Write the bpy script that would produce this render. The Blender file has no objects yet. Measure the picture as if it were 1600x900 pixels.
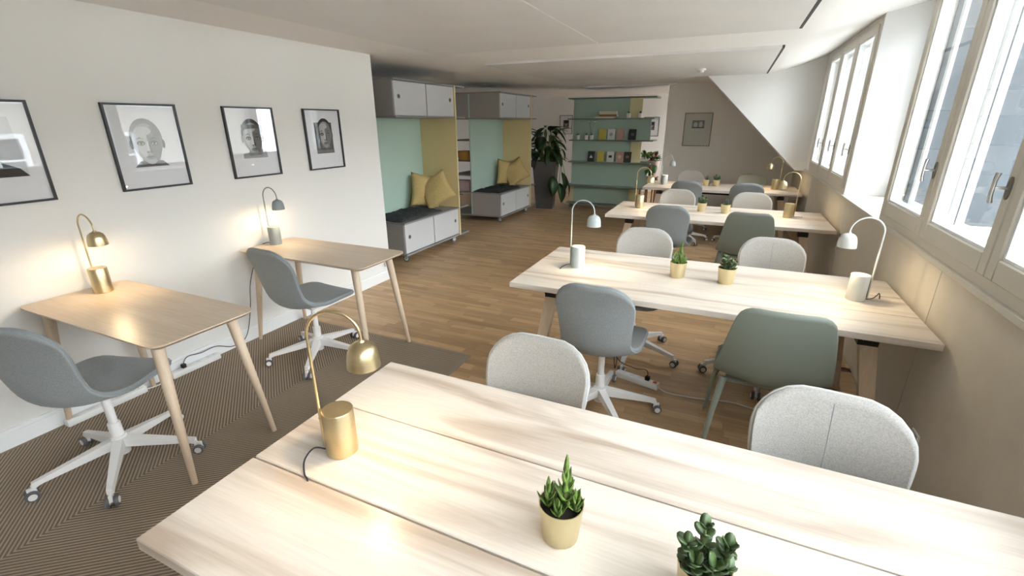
import bpy, bmesh, math, random
from mathutils import Vector, Matrix, noise as mnoise
R = math.radians
PI = math.pi
rnd = random.Random(7)
scene = bpy.context.scene
C = scene.collection

# ------------------------------------------------------------ camera, sky, exposure
CAM = Vector((0.0, 0.0, 1.65))
yaw, pit, rol = 0.429828, 0.343071, -0.0040277
fw = Vector((-math.sin(yaw) * math.cos(pit), math.cos(yaw) * math.cos(pit), -math.sin(pit)))
rt = Vector((math.cos(yaw), math.sin(yaw), 0.0))
up = rt.cross(fw)
rt2 = rt * math.cos(rol) + up * math.sin(rol)
up2 = up * math.cos(rol) - rt * math.sin(rol)
cd = bpy.data.cameras.new('camera')
cd.sensor_width = 36.0
cd.lens = 722.3 * 36.0 / 1600.0
cd.clip_start = 0.02
cam = bpy.data.objects.new('camera', cd)
C.objects.link(cam)
cam.matrix_world = Matrix(((rt2.x, up2.x, -fw.x, CAM.x), (rt2.y, up2.y, -fw.y, CAM.y), (rt2.z, up2.z, -fw.z, CAM.z), (0, 0, 0, 1)))
scene.camera = cam

world = bpy.data.worlds.new('overcast_sky')
scene.world = world
world.use_nodes = True
bgn = world.node_tree.nodes['Background']
bgn.inputs['Color'].default_value = (0.95, 0.98, 1.0, 1)
bgn.inputs['Strength'].default_value = 7.4
LAMP_W = 1.6
scene.view_settings.view_transform = 'Standard'
scene.view_settings.look = 'None'
scene.view_settings.gamma = 1.0
scene.view_settings.use_curve_mapping = False
scene.view_settings.exposure = 1.12

# ------------------------------------------------------------ materials
MATS = {}
def nodes_of(m):
    m.use_nodes = True
    return m.node_tree.nodes, m.node_tree.links, m.node_tree.nodes['Principled BSDF']

def mat(name, col, rough=0.6, metal=0.0, var=0.0, vscale=40.0, bump=0.0, bscale=300.0, spec=0.5, stretch=(1, 1, 1), sheen=0.0):
    m = bpy.data.materials.new(name)
    n, l, b = nodes_of(m)
    b.inputs['Base Color'].default_value = (*col, 1)
    b.inputs['Roughness'].default_value = rough
    b.inputs['Metallic'].default_value = metal
    b.inputs['Specular IOR Level'].default_value = spec
    if sheen:
        b.inputs['Sheen Weight'].default_value = sheen
    tc = n.new('ShaderNodeTexCoord')
    mp = n.new('ShaderNodeMapping'); mp.inputs['Scale'].default_value = stretch
    l.new(tc.outputs['Object'], mp.inputs['Vector'])
    if var:
        nz = n.new('ShaderNodeTexNoise'); nz.inputs['Scale'].default_value = vscale; nz.inputs['Detail'].default_value = 4
        l.new(mp.outputs[0], nz.inputs['Vector'])
        rp = n.new('ShaderNodeValToRGB')
        rp.color_ramp.elements[0].position = 0.3; rp.color_ramp.elements[1].position = 0.7
        rp.color_ramp.elements[0].color = (*[c * (1 - var) for c in col], 1)
        rp.color_ramp.elements[1].color = (*[min(1, c * (1 + var)) for c in col], 1)
        l.new(nz.outputs['Fac'], rp.inputs['Fac']); l.new(rp.outputs['Color'], b.inputs['Base Color'])
    if bump:
        nb = n.new('ShaderNodeTexNoise'); nb.inputs['Scale'].default_value = bscale; nb.inputs['Detail'].default_value = 3
        l.new(mp.outputs[0], nb.inputs['Vector'])
        bp = n.new('ShaderNodeBump'); bp.inputs['Strength'].default_value = bump; bp.inputs['Distance'].default_value = 0.002
        l.new(nb.outputs['Fac'], bp.inputs['Height']); l.new(bp.outputs['Normal'], b.inputs['Normal'])
    MATS[name] = m
    return m

def wood(name, cols, rough, along='X', scale=1.0, fine=0.10, contrast=1.0, island=False, spec=0.5):
    """grained wood: long stretched noise bands + fine fibres, shifted per object"""
    m = bpy.data.materials.new(name)
    n, l, b = nodes_of(m)
    tc = n.new('ShaderNodeTexCoord'); oi = n.new('ShaderNodeObjectInfo')
    src = oi.outputs['Random']
    if island:
        ge = n.new('ShaderNodeNewGeometry'); ad = n.new('ShaderNodeMath'); ad.operation = 'ADD'
        l.new(oi.outputs['Random'], ad.inputs[0]); l.new(ge.outputs['Random Per Island'], ad.inputs[1])
        fr = n.new('ShaderNodeMath'); fr.operation = 'FRACT'; l.new(ad.outputs[0], fr.inputs[0]); src = fr.outputs[0]
    mu = n.new('ShaderNodeMath'); mu.operation = 'MULTIPLY'; mu.inputs[1].default_value = 37.0; l.new(src, mu.inputs[0])
    cb = n.new('ShaderNodeCombineXYZ'); l.new(mu.outputs[0], cb.inputs[0]); l.new(mu.outputs[0], cb.inputs[1]); l.new(mu.outputs[0], cb.inputs[2])
    va = n.new('ShaderNodeVectorMath'); va.operation = 'ADD'; l.new(tc.outputs['Object'], va.inputs[0]); l.new(cb.outputs[0], va.inputs[1])
    s1 = {'X': (0.9, 9, 9), 'Y': (9, 0.9, 9), 'Z': (9, 9, 0.9)}[along]
    s2 = {'X': (6, 160, 160), 'Y': (160, 6, 160), 'Z': (160, 160, 6)}[along]
    m1 = n.new('ShaderNodeMapping'); m1.inputs['Scale'].default_value = [a * scale for a in s1]; l.new(va.outputs[0], m1.inputs['Vector'])
    m2 = n.new('ShaderNodeMapping'); m2.inputs['Scale'].default_value = s2; l.new(va.outputs[0], m2.inputs['Vector'])
    n1 = n.new('ShaderNodeTexNoise'); n1.inputs['Scale'].default_value = 1.0; n1.inputs['Detail'].default_value = 5; n1.inputs['Distortion'].default_value = 0.7
    l.new(m1.outputs[0], n1.inputs['Vector'])
    n2 = n.new('ShaderNodeTexNoise'); n2.inputs['Scale'].default_value = 1.0; n2.inputs['Detail'].default_value = 3
    l.new(m2.outputs[0], n2.inputs['Vector'])
    rp = n.new('ShaderNodeValToRGB'); el = rp.color_ramp.elements
    el[0].position = 0.5 - 0.22 / contrast; el[0].color = (*cols[0], 1)
    el[1].position = 0.5 + 0.22 / contrast; el[1].color = (*cols[2], 1)
    e = el.new(0.5); e.color = (*cols[1], 1)
    l.new(n1.outputs['Fac'], rp.inputs['Fac'])
    mx = n.new('ShaderNodeMix'); mx.data_type = 'RGBA'; mx.blend_type = 'MULTIPLY'; mx.inputs[0].default_value = 1.0
    r2 = n.new('ShaderNodeValToRGB'); r2.color_ramp.elements[0].position = 0.3; r2.color_ramp.elements[1].position = 0.65
    r2.color_ramp.elements[0].color = (1 - fine * 2, 1 - fine * 2.1, 1 - fine * 2.2, 1); r2.color_ramp.elements[1].color = (1, 1, 1, 1)
    l.new(n2.outputs['Fac'], r2.inputs['Fac'])
    l.new(rp.outputs['Color'], mx.inputs[6]); l.new(r2.outputs['Color'], mx.inputs[7])
    out = mx.outputs[2]
    if island:
        hv = n.new('ShaderNodeHueSaturation'); mr = n.new('ShaderNodeMapRange')
        mr.inputs['To Min'].default_value = 0.80; mr.inputs['To Max'].default_value = 1.14
        l.new(src, mr.inputs['Value']); l.new(mr.outputs[0], hv.inputs['Value']); l.new(out, hv.inputs['Color']); out = hv.outputs['Color']
    l.new(out, b.inputs['Base Color'])
    b.inputs['Roughness'].default_value = rough
    b.inputs['Specular IOR Level'].default_value = spec
    bp = n.new('ShaderNodeBump'); bp.inputs['Strength'].default_value = 0.08; bp.inputs['Distance'].default_value = 0.001
    l.new(n2.outputs['Fac'], bp.inputs['Height']); l.new(bp.outputs['Normal'], b.inputs['Normal'])
    MATS[name] = m
    return m

def pane_mat(name, tint=(1, 1, 1), ior=1.45):
    m = bpy.data.materials.new(name); m.use_nodes = True
    n, l = m.node_tree.nodes, m.node_tree.links
    n.remove(n['Principled BSDF'])
    t = n.new('ShaderNodeBsdfTransparent'); t.inputs[0].default_value = (*tint, 1)
    g = n.new('ShaderNodeBsdfGlossy'); g.inputs['Roughness'].default_value = 0.01
    lw = n.new('ShaderNodeLayerWeight'); lw.inputs['Blend'].default_value = 0.5
    pw = n.new('ShaderNodeMath'); pw.operation = 'POWER'; pw.inputs[1].default_value = 5.0; l.new(lw.outputs['Facing'], pw.inputs[0])
    r0 = ((ior - 1) / (ior + 1)) ** 2
    f = n.new('ShaderNodeMath'); f.operation = 'MULTIPLY_ADD'; f.inputs[1].default_value = 1 - r0; f.inputs[2].default_value = r0; l.new(pw.outputs[0], f.inputs[0])
    mx = n.new('ShaderNodeMixShader')
    l.new(f.outputs[0], mx.inputs[0]); l.new(t.outputs[0], mx.inputs[1]); l.new(g.outputs[0], mx.inputs[2])
    l.new(mx.outputs[0], n['Material Output'].inputs['Surface'])
    MATS[name] = m
    return m

def emit_mat(name, col, s):
    m = bpy.data.materials.new(name)
    n, l, b = nodes_of(m)
    b.inputs['Base Color'].default_value = (*col, 1)
    b.inputs['Emission Color'].default_value = (*col, 1)
    b.inputs['Emission Strength'].default_value = s
    MATS[name] = m
    return m

mat('wall_paint', (0.77, 0.755, 0.725), 0.85, bump=0.08, bscale=180)
mat('white_paint', (0.88, 0.875, 0.86), 0.8, bump=0.05, bscale=180)
mat('end_wall_paint', (0.84, 0.81, 0.77), 0.85, bump=0.08, bscale=180)
mat('knee_panel', (0.66, 0.605, 0.52), 0.6, var=0.03, vscale=8)
mat('ceiling_paint', (0.86, 0.85, 0.84), 0.85)
mat('ceiling_panel', (0.77, 0.765, 0.765), 0.6, var=0.02, vscale=3)
mat('baseboard_paint', (0.82, 0.83, 0.83), 0.45)
mat('window_paint', (0.60, 0.565, 0.50), 0.45)
mat('bead_white', (0.85, 0.87, 0.88), 0.4)
mat('dark_slot', (0.05, 0.05, 0.055), 0.6)
mat('subfloor', (0.12, 0.075, 0.04), 0.9)
mat('black_metal', (0.02, 0.02, 0.022), 0.45)
mat('black_frame', (0.018, 0.018, 0.02), 0.35)
mat('brown_frame', (0.16, 0.14, 0.115), 0.4)
mat('paper', (0.74, 0.74, 0.76), 0.8)
mat('paper_sage', (0.52, 0.52, 0.46), 0.8)
for i, g in enumerate((0.02, 0.07, 0.16, 0.30, 0.46, 0.60)):
    mat('ink_%d' % i, (g, g * 1.01, g * 1.04), 0.8)
mat('print_red', (0.22, 0.06, 0.05), 0.8)
mat('brass', (0.62, 0.51, 0.31), 0.33, 1.0, var=0.05, vscale=30, stretch=(1, 1, 14))
mat('pot_gold', (0.70, 0.61, 0.38), 0.38, 0.85)
mat('lamp_grey', (0.44, 0.49, 0.49), 0.5)
mat('lamp_pale', (0.62, 0.64, 0.62), 0.5)
mat('lamp_slate', (0.26, 0.29, 0.29), 0.5)
mat('cord_black', (0.025, 0.025, 0.03), 0.6)
mat('cord_white', (0.72, 0.70, 0.66), 0.5)
mat('plastic_white', (0.80, 0.80, 0.78), 0.4)
mat('switch_red', (0.75, 0.10, 0.06), 0.4)
mat('steel', (0.58, 0.57, 0.55), 0.3, 1.0)
mat('steel_dark', (0.25, 0.235, 0.21), 0.45, 0.8)
mat('fabric_light', (0.40, 0.39, 0.37), 0.95, var=0.16, vscale=230, bump=0.5, bscale=420, sheen=0.2)
mat('fabric_grey', (0.265, 0.285, 0.29), 0.95, var=0.16, vscale=230, bump=0.5, bscale=420, sheen=0.2)
mat('piping_light', (0.50, 0.50, 0.49), 0.9)
mat('piping_grey', (0.25, 0.28, 0.29), 0.9)
mat('chair_white', (0.80, 0.79, 0.78), 0.35)
mat('caster_grey', (0.12, 0.12, 0.13), 0.5)
mat('sage_plastic', (0.25, 0.285, 0.25), 0.42)
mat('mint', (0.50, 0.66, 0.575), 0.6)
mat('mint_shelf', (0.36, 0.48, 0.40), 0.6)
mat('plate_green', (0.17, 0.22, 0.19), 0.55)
mat('yellow_board', (0.76, 0.61, 0.31), 0.6)
mat('yellow_edge', (0.78, 0.70, 0.40), 0.6)
mat('cabinet_grey', (0.36, 0.335, 0.31), 0.6)
mat('cabinet_door', (0.58, 0.58, 0.585), 0.55)
mat('plate_grey', (0.26, 0.26, 0.25), 0.55)
mat('pillow_mustard', (0.56, 0.41, 0.17), 0.95, var=0.10, vscale=60, bump=0.3, bscale=200)
mat('fur_dark', (0.035, 0.038, 0.042), 0.95, var=0.5, vscale=60, bump=0.8, bscale=160)
mat('planter_grey', (0.085, 0.08, 0.08), 0.55)
mat('soil', (0.02, 0.014, 0.01), 1.0)
mat('leaf_dark', (0.018, 0.055, 0.016), 0.35, var=0.4, vscale=9)
mat('leaf_mid', (0.07, 0.17, 0.035), 0.4, var=0.3, vscale=30)
mat('leaf_aloe', (0.15, 0.25, 0.05), 0.45, var=0.35, vscale=60)
mat('leaf_jade', (0.075, 0.125, 0.045), 0.32, var=0.35, vscale=40)
mat('leaf_blue', (0.10, 0.16, 0.13), 0.45, var=0.3, vscale=60)
mat('leaf_tip', (0.30, 0.33, 0.06), 0.5)
mat('stem_green', (0.16, 0.20, 0.07), 0.6)
mat('ceramic_white', (0.78, 0.77, 0.74), 0.35)
mat('pot_pink', (0.62, 0.47, 0.44), 0.5)
mat('flower_red', (0.35, 0.10, 0.10), 0.5)
mat('basket', (0.40, 0.20, 0.05), 0.8)
mat('book_yellow', (0.50, 0.42, 0.09), 0.6)
mat('book_white', (0.60, 0.62, 0.62), 0.6)
mat('book_pink', (0.50, 0.30, 0.25), 0.6)
mat('book_black', (0.04, 0.045, 0.05), 0.6)
mat('book_cream', (0.62, 0.55, 0.38), 0.6)
mat('book_brown', (0.25, 0.14, 0.07), 0.6)
mat('page', (0.70, 0.67, 0.58), 0.8)
mat('street', (0.11, 0.11, 0.11), 0.9)
mat('facade_pale', (0.42, 0.40, 0.36), 0.9)
mat('zinc', (0.052, 0.064, 0.076), 0.55, var=0.12, vscale=5)
mat('zinc_seam', (0.075, 0.09, 0.10), 0.5)
mat('facade_glass', (0.05, 0.06, 0.07), 0.1)
mat('facade', (0.055, 0.066, 0.080), 0.9, var=0.15, vscale=0.6)
mat('facade_trim', (0.105, 0.115, 0.12), 0.8)
mat('roof_slate', (0.075, 0.085, 0.095), 0.8, var=0.2, vscale=2)
mat('outer_white', (0.75, 0.78, 0.80), 0.5)
emit_mat('bulb', (1.0, 0.82, 0.58), 18.0)
pane_mat('window_glass', (0.97, 0.99, 1.0), 1.35)
pane_mat('picture_glass', (1, 1, 1), 1.5)
wood('ash_top', ((0.47, 0.385, 0.31), (0.72, 0.65, 0.575), (0.77, 0.71, 0.64)), 0.34, 'X', fine=0.05, contrast=1.2)
wood('ash_leg', ((0.56, 0.43, 0.30), (0.64, 0.51, 0.375), (0.68, 0.56, 0.43)), 0.5, 'Z', fine=0.05)
wood('desk_top', ((0.54, 0.42, 0.30), (0.60, 0.48, 0.36), (0.64, 0.53, 0.41)), 0.36, 'X', fine=0.08)
wood('oak', ((0.45, 0.28, 0.14), (0.55, 0.36, 0.195), (0.61, 0.42, 0.24)), 0.42, 'X', scale=1.4, fine=0.10, island=True)

def rug_material():
    m = bpy.data.materials.new('rug_weave')
    n, l, b = nodes_of(m)
    tc = n.new('ShaderNodeTexCoord'); sp = n.new('ShaderNodeSeparateXYZ'); l.new(tc.outputs['Object'], sp.inputs[0])
    def M(op, a, bb=None):
        k = n.new('ShaderNodeMath'); k.operation = op
        for i, v in enumerate((a, bb)):
            if v is None: continue
            if isinstance(v, (int, float)): k.inputs[i].default_value = v
            else: l.new(v, k.inputs[i])
        return k.outputs[0]
    ax = M('ABSOLUTE', sp.outputs[0])
    t = M('SUBTRACT', sp.outputs[1], M('MULTIPLY', ax, 0.80))      # chevrons about the spine
    s = M('SINE', M('MULTIPLY', t, 2 * PI / 0.0205))
    q = M('ADD', sp.outputs[1], M('MULTIPLY', ax, 1.2))
    s2 = M('SINE', M('MULTIPLY', q, 2 * PI / 0.0085))              # weft ribs across each stripe
    nz = n.new('ShaderNodeTexNoise'); nz.inputs['Scale'].default_value = 260; l.new(tc.outputs['Object'], nz.inputs['Vector'])
    h = M('ADD', M('MULTIPLY', s, 0.5), M('ADD', M('MULTIPLY', s2, 0.16), M('MULTIPLY', nz.outputs['Fac'], 0.5)))
    rp = n.new('ShaderNodeValToRGB'); e = rp.color_ramp.elements
    e[0].position = 0.0; e[0].color = (0.165, 0.122, 0.086, 1); e[1].position = 0.62; e[1].color = (0.39, 0.315, 0.235, 1)
    l.new(h, rp.inputs['Fac']); l.new(rp.outputs['Color'], b.inputs['Base Color'])
    b.inputs['Roughness'].default_value = 0.95
    bp = n.new('ShaderNodeBump'); bp.inputs['Strength'].default_value = 0.5; bp.inputs['Distance'].default_value = 0.003
    l.new(h, bp.inputs['Height']); l.new(bp.outputs['Normal'], b.inputs['Normal'])
    MATS['rug_weave'] = m
rug_material()
mat('rug_binding', (0.26, 0.22, 0.17), 0.95)

# ------------------------------------------------------------ mesh building
class MB:
    def __init__(s):
        s.v = []; s.f = []; s.mi = []; s.cur = 0
    def add(s, vs, fs, M=None):
        o = len(s.v)
        s.v += [tuple(M @ Vector(p)) if M is not None else tuple(p) for p in vs]
        s.f += [tuple(i + o for i in f) for f in fs]
        s.mi += [s.cur] * len(fs)
        return s
    def box(s, x0, x1, y0, y1, z0, z1, M=None):
        v = [(x0, y0, z0), (x1, y0, z0), (x1, y1, z0), (x0, y1, z0), (x0, y0, z1), (x1, y0, z1), (x1, y1, z1), (x0, y1, z1)]
        return s.add(v, [(0, 3, 2, 1), (4, 5, 6, 7), (0, 1, 5, 4), (1, 2, 6, 5), (2, 3, 7, 6), (3, 0, 4, 7)], M)
    def bevbox(s, x0, x1, y0, y1, z0, z1, b=0.004, seg=2, M=None):
        bm = bmesh.new()
        bmesh.ops.create_cube(bm, size=1.0)
        for v in bm.verts:
            v.co = Vector(((x0 + x1) / 2 + v.co.x * (x1 - x0), (y0 + y1) / 2 + v.co.y * (y1 - y0), (z0 + z1) / 2 + v.co.z * (z1 - z0)))
        bmesh.ops.bevel(bm, geom=list(bm.edges), offset=b, segments=seg, affect='EDGES', profile=0.5)
        bm.verts.index_update()
        s.add([v.co for v in bm.verts], [[v.index for v in f.verts] for f in bm.faces], M)
        bm.free()
        return s
    def poly(s, pts, z0, z1, M=None):
        """prism of a CCW outline in XY"""
        n = len(pts)
        v = [(x, y, z0) for x, y in pts] + [(x, y, z1) for x, y in pts]
        f = [tuple(range(n - 1, -1, -1)), tuple(range(n, 2 * n))] + [(i, (i + 1) % n, n + (i + 1) % n, n + i) for i in range(n)]
        return s.add(v, f, M)
    def tube(s, path, r, n=10, cap=True):
        path = [Vector(p) for p in path]
        k = len(path)
        rr = r if isinstance(r, (list, tuple)) else [r] * k
        t0 = (path[1] - path[0]).normalized()
        a = t0.orthogonal().normalized()
        vs = []; fs = []
        for i, p in enumerate(path):
            t = (path[min(i + 1, k - 1)] - path[max(i - 1, 0)]).normalized()
            a = (a - t * a.dot(t)).normalized(); bb = t.cross(a)
            for j in range(n):
                an = 2 * PI * j / n
                vs.append(p + (a * math.cos(an) + bb * math.sin(an)) * rr[i])
        for i in range(k - 1):
            for j in range(n):
                fs.append((i * n + j, i * n + (j + 1) % n, (i + 1) * n + (j + 1) % n, (i + 1) * n + j))
        if cap:
            fs.append(tuple(range(n - 1, -1, -1))); fs.append(tuple((k - 1) * n + j for j in range(n)))
        return s.add(vs, fs)
    def lathe(s, prof, n=24, M=None, closed=False):
        vs = []; fs = []
        for r, z in prof:
            for j in range(n):
                a = 2 * PI * j / n
                vs.append((r * math.cos(a), r * math.sin(a), z))
        k = len(prof)
        for i in range(k - 1):
            for j in range(n):
                fs.append((i * n + j, i * n + (j + 1) % n, (i + 1) * n + (j + 1) % n, (i + 1) * n + j))
        if prof[0][0] > 1e-6 and not closed: fs.append(tuple(range(n - 1, -1, -1)))
        if prof[-1][0] > 1e-6 and not closed: fs.append(tuple((k - 1) * n + j for j in range(n)))
        if closed:
            for j in range(n):
                fs.append(((k - 1) * n + j, (k - 1) * n + (j + 1) % n, (j + 1) % n, j))
        return s.add(vs, fs, M)
    def mesh(s, name, mats, smooth=False):
        me = bpy.data.meshes.new(name)
        me.from_pydata(s.v, [], s.f)
        if not isinstance(mats, (list, tuple)): mats = [mats]
        for k in mats: me.materials.append(MATS[k])
        for p, i in zip(me.polygons, s.mi): p.material_index = i
        bm = bmesh.new(); bm.from_mesh(me)
        bmesh.ops.remove_doubles(bm, verts=bm.verts, dist=1e-6)
        bmesh.ops.recalc_face_normals(bm, faces=bm.faces)
        bm.to_mesh(me); bm.free()
        if smooth:
            for p in me.polygons: p.use_smooth = True
            if smooth != 'all':
                me.set_sharp_from_angle(angle=R(38))
        return me
    def build(s, name, mats, parent=None, smooth=False, loc=None, rot=None):
        return link(name, s.mesh(name, mats, smooth), parent, loc, rot)

def link(name, data, parent=None, loc=None, rot=None):
    o = bpy.data.objects.new(name, data)
    C.objects.link(o)
    if parent is not None: o.parent = parent
    if loc is not None: o.location = loc
    if rot is not None: o.rotation_euler = rot
    return o

def tag(o, label, cat, group=None):
    o['label'] = label; o['category'] = cat
    if group: o['group'] = group
    return o

def thing(name, label, cat, loc=(0, 0, 0), rz=0.0, group=None):
    o = link(name, None, None, loc, (0, 0, rz))
    o.empty_display_size = 0.1
    return tag(o, label, cat, group)

def struct(o, label=None):
    o['kind'] = 'structure'
    if label: o['label'] = label
    return o

def copy_tree(o, parent=None):
    c = o.copy(); C.objects.link(c)
    if parent is not None: c.parent = parent
    for ch in list(o.children): copy_tree(ch, c)
    return c

def place(proto, used, loc, rz, label, group=None):
    """the prototype itself the first time, copies afterwards"""
    o = proto if not used else copy_tree(proto)
    used.append(o)
    o.location = loc; o.rotation_euler = (0, 0, rz); o['label'] = label
    if group: o['group'] = group
    return o

def catmull(pts, n):
    pts = [Vector(p) for p in pts]
    out = []
    for i in range(len(pts) - 1):
        p0 = pts[max(i - 1, 0)]; p1 = pts[i]; p2 = pts[i + 1]; p3 = pts[min(i + 2, len(pts) - 1)]
        for k in range(n):
            t = k / n
            out.append(0.5 * ((2 * p1) + (p2 - p0) * t + (2 * p0 - 5 * p1 + 4 * p2 - p3) * t * t + (3 * p1 - p0 - 3 * p2 + p3) * t ** 3))
    out.append(pts[-1])
    return out

# ------------------------------------------------------------ the room
XW, XL = 0.97, -3.33            # window / knee wall plane, long left wall
YB, YF = -2.6, 9.10             # wall behind the camera, end wall
ZC = 2.28
XFAR, YFAR = -6.2, 12.2         # outer limits of the room beyond
SILL = 1.03
TT = 0.742                      # table top height

fl = struct(MB().box(XFAR, 1.45, YB, YFAR, -0.12, -0.012).build('floor', 'subfloor'), 'oak strip parquet floor running under the desks and tables')
# parquet strips: 7 cm wide, three lengths
tables_rect = [(-1.12, 0.94, 0.379, 1.305), (-1.12, 0.95, 2.405, 3.335), (-1.12, 0.93, 4.83, 5.76), (-1.12, 0.90, 7.18, 8.10)]
def hidden(x, y):
    if x < -1.6 and y < 2.68: return True
    for x0, x1, y0, y1 in tables_rect:
        k = (1.65 - TT) / 1.65
        if x0 < x * k < x1 and y0 < y * k < y1: return True
    return False
def in_frame(x, y):
    v = Vector((x, y, 0)) - CAM
    d = v.dot(fw)
    if d < 0.2: return 0
    px = 800 + 722.3 * v.dot(rt2) / d; py = 450 - 722.3 * v.dot(up2) / d
    if not (-20 < px < 1620 and -20 < py < 920): return 0
    return 1.65 / d ** 3
LEN = (0.36, 0.46, 0.56)
strips = []
y = YB
prng = random.Random(3)
while y < YFAR - 0.01:
    x = XFAR - prng.random() * 0.4
    while x < XW + 0.45:
        k = prng.randrange(3)
        a = x; bnd = x + LEN[k]
        if a >= XFAR and bnd <= 1.45: strips.append((a, y, k))
        x = bnd
    y += 0.07
strips.sort(key=lambda s: -(0 if hidden(s[0] + LEN[s[2]] / 2, s[1] + 0.035) else in_frame(s[0] + LEN[s[2]] / 2, s[1] + 0.035)))
strip_me = [MB().box(0, q - 0.0012, 0, 0.0688, -0.012, 0).mesh('floor_strip', 'oak') for q in LEN]
for a, yy, k in strips[:300]:
    link('floor_strip', strip_me[k], fl, (a, yy, 0))
mb = MB()
for a, yy, k in strips[300:]:
    mb.box(a, a + LEN[k] - 0.0012, yy, yy + 0.0688, -0.012, 0)
o = mb.build('floor_strips', 'oak', fl); o['kind'] = 'stuff'

# walls
struct(MB().box(XL - 0.14, XL, YB, 3.97, 0, ZC).build('wall_left', 'wall_paint'), 'long off-white wall with the framed portraits')
struct(MB().box(XL, XL + 0.018, YB, 3.97, 0, 0.095).box(XL, XL + 0.012, YB, 3.97, 0.095, 0.115).build('baseboard_left', 'baseboard_paint'), 'white baseboard along the portrait wall')
struct(MB().box(XFAR - 0.1, 1.6, YB - 0.1, YB, 0, 2.6).build('wall_back', 'wall_paint'), 'plain wall behind the viewer')
struct(MB().box(XFAR - 0.1, XFAR, YB, YFAR, 0, 2.6).build('wall_outer', 'wall_paint'), 'wall of the room beyond the booths')
struct(MB().box(XFAR, XL - 0.14, 2.0, 2.1, 0, ZC).build('wall_lounge', 'wall_paint'), 'cross wall behind the booths')
# end wall: pentagon under the 45 degree roof slope
def quadprism(pts, y0, y1):
    n = len(pts)
    v = [(x, y0, z) for x, z in pts] + [(x, y1, z) for x, z in pts]
    f = [tuple(range(n)), tuple(range(2 * n - 1, n - 1, -1))] + [(i, (i + 1) % n, n + (i + 1) % n, n + i) for i in range(n)]
    return v, f
mb = MB(); mb.add(*quadprism([(-1.14, 0), (1.0, 0), (1.0, 0.99), (-0.30, 2.29), (-1.14, 2.29)], YF, YF + 0.14))
struct(mb.build('wall_end', 'end_wall_paint'), 'beige end wall under the roof slope with one framed print')
mb = MB(); mb.add(*quadprism([(-0.475, 2.29), (0.84, SILL - 0.025), (1.6, SILL - 0.025), (1.6, 2.62), (-0.475, 2.30)], 7.72, YF + 0.02))
struct(mb.build('wall_cheek', 'white_paint'), 'white triangular dormer cheek beside the far window')
struct(MB().box(XFAR, 1.6, YFAR, YFAR + 0.1, 0, 2.6).build('wall_far', 'wall_paint'), 'pale wall of the far room')
# ceiling: flat, then rising over the dormers
prof = [(XFAR - 0.1, ZC), (0.36, ZC), (0.50, ZC + 0.022), (0.70, ZC + 0.085), (0.97, ZC + 0.185), (1.6, ZC + 0.33)]
v = []; f = []
for yy in (YB - 0.1, YFAR + 0.1):
    v += [(x, yy, z) for x, z in prof] + [(1.6, yy, 2.85), (XFAR - 0.1, yy, 2.85)]
n = len(prof) + 2
f = [(i, (i + 1) % n, n + (i + 1) % n, n + i) for i in range(n)] + [tuple(range(n)), tuple(range(2 * n - 1, n - 1, -1))]
ce = struct(MB().add(v, f).build('ceiling', 'ceiling_paint', smooth=True), 'white ceiling with flush grey acoustic panels')
for x0, x1, y0, y1 in ((-2.65, -1.113, YB + 0.3, 4.13), (-1.107, 0.305, YB + 0.3, 4.13), (-2.65, 0.275, 5.07, 7.59), (-2.65, -1.0, 9.0, 11.4)):
    p = MB().bevbox(x0, x1, y0, y1, ZC - 0.024, ZC + 0.005, 0.003, 1).build('ceiling_panel', 'ceiling_panel', ce)
for x0, y0, y1 in ((0.308, 0.9, 4.13), (0.278, 5.07, 7.59)):
    MB().box(x0, x0 + 0.018, y0, y1, ZC - 0.022, ZC + 0.004).build('vent_slot', 'dark_slot', ce)
sd = thing('smoke_detector', 'small white round smoke detector on the ceiling panel', 'smoke detector', (-0.47, 6.54, ZC - 0.064))
MB().lathe([(0.0, 0.0), (0.025, 0.0), (0.032, 0.01), (0.035, 0.022)], 20).build('sensor_cap', 'plastic_white', sd, True)
MB().lathe([(0.045, 0.02), (0.052, 0.026), (0.052, 0.040)], 24).build('housing', 'plastic_white', sd, True)

# knee wall of panels with open joints, sill on top
kw = struct(MB().box(XW + 0.012, XW + 0.10, YB, YF, 0, SILL - 0.03).build('wall_right', 'dark_slot'), 'beige panelled knee wall below the windows')
for a, bnd in zip((YB, -1.65, 0.53, 2.71, 4.89, 7.07), (-1.65, 0.53, 2.71, 4.89, 7.07, YF)):
    MB().box(XW, XW + 0.014, a + 0.003, bnd - 0.003, 0.0, SILL - 0.03).build('wall_panel', 'knee_panel', kw)
struct(MB().bevbox(XW - 0.022, 1.6, YB, YF, SILL - 0.03, SILL, 0.003, 1).build('trim_sill', 'window_paint'), 'continuous ledge on top of the knee wall')

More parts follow.
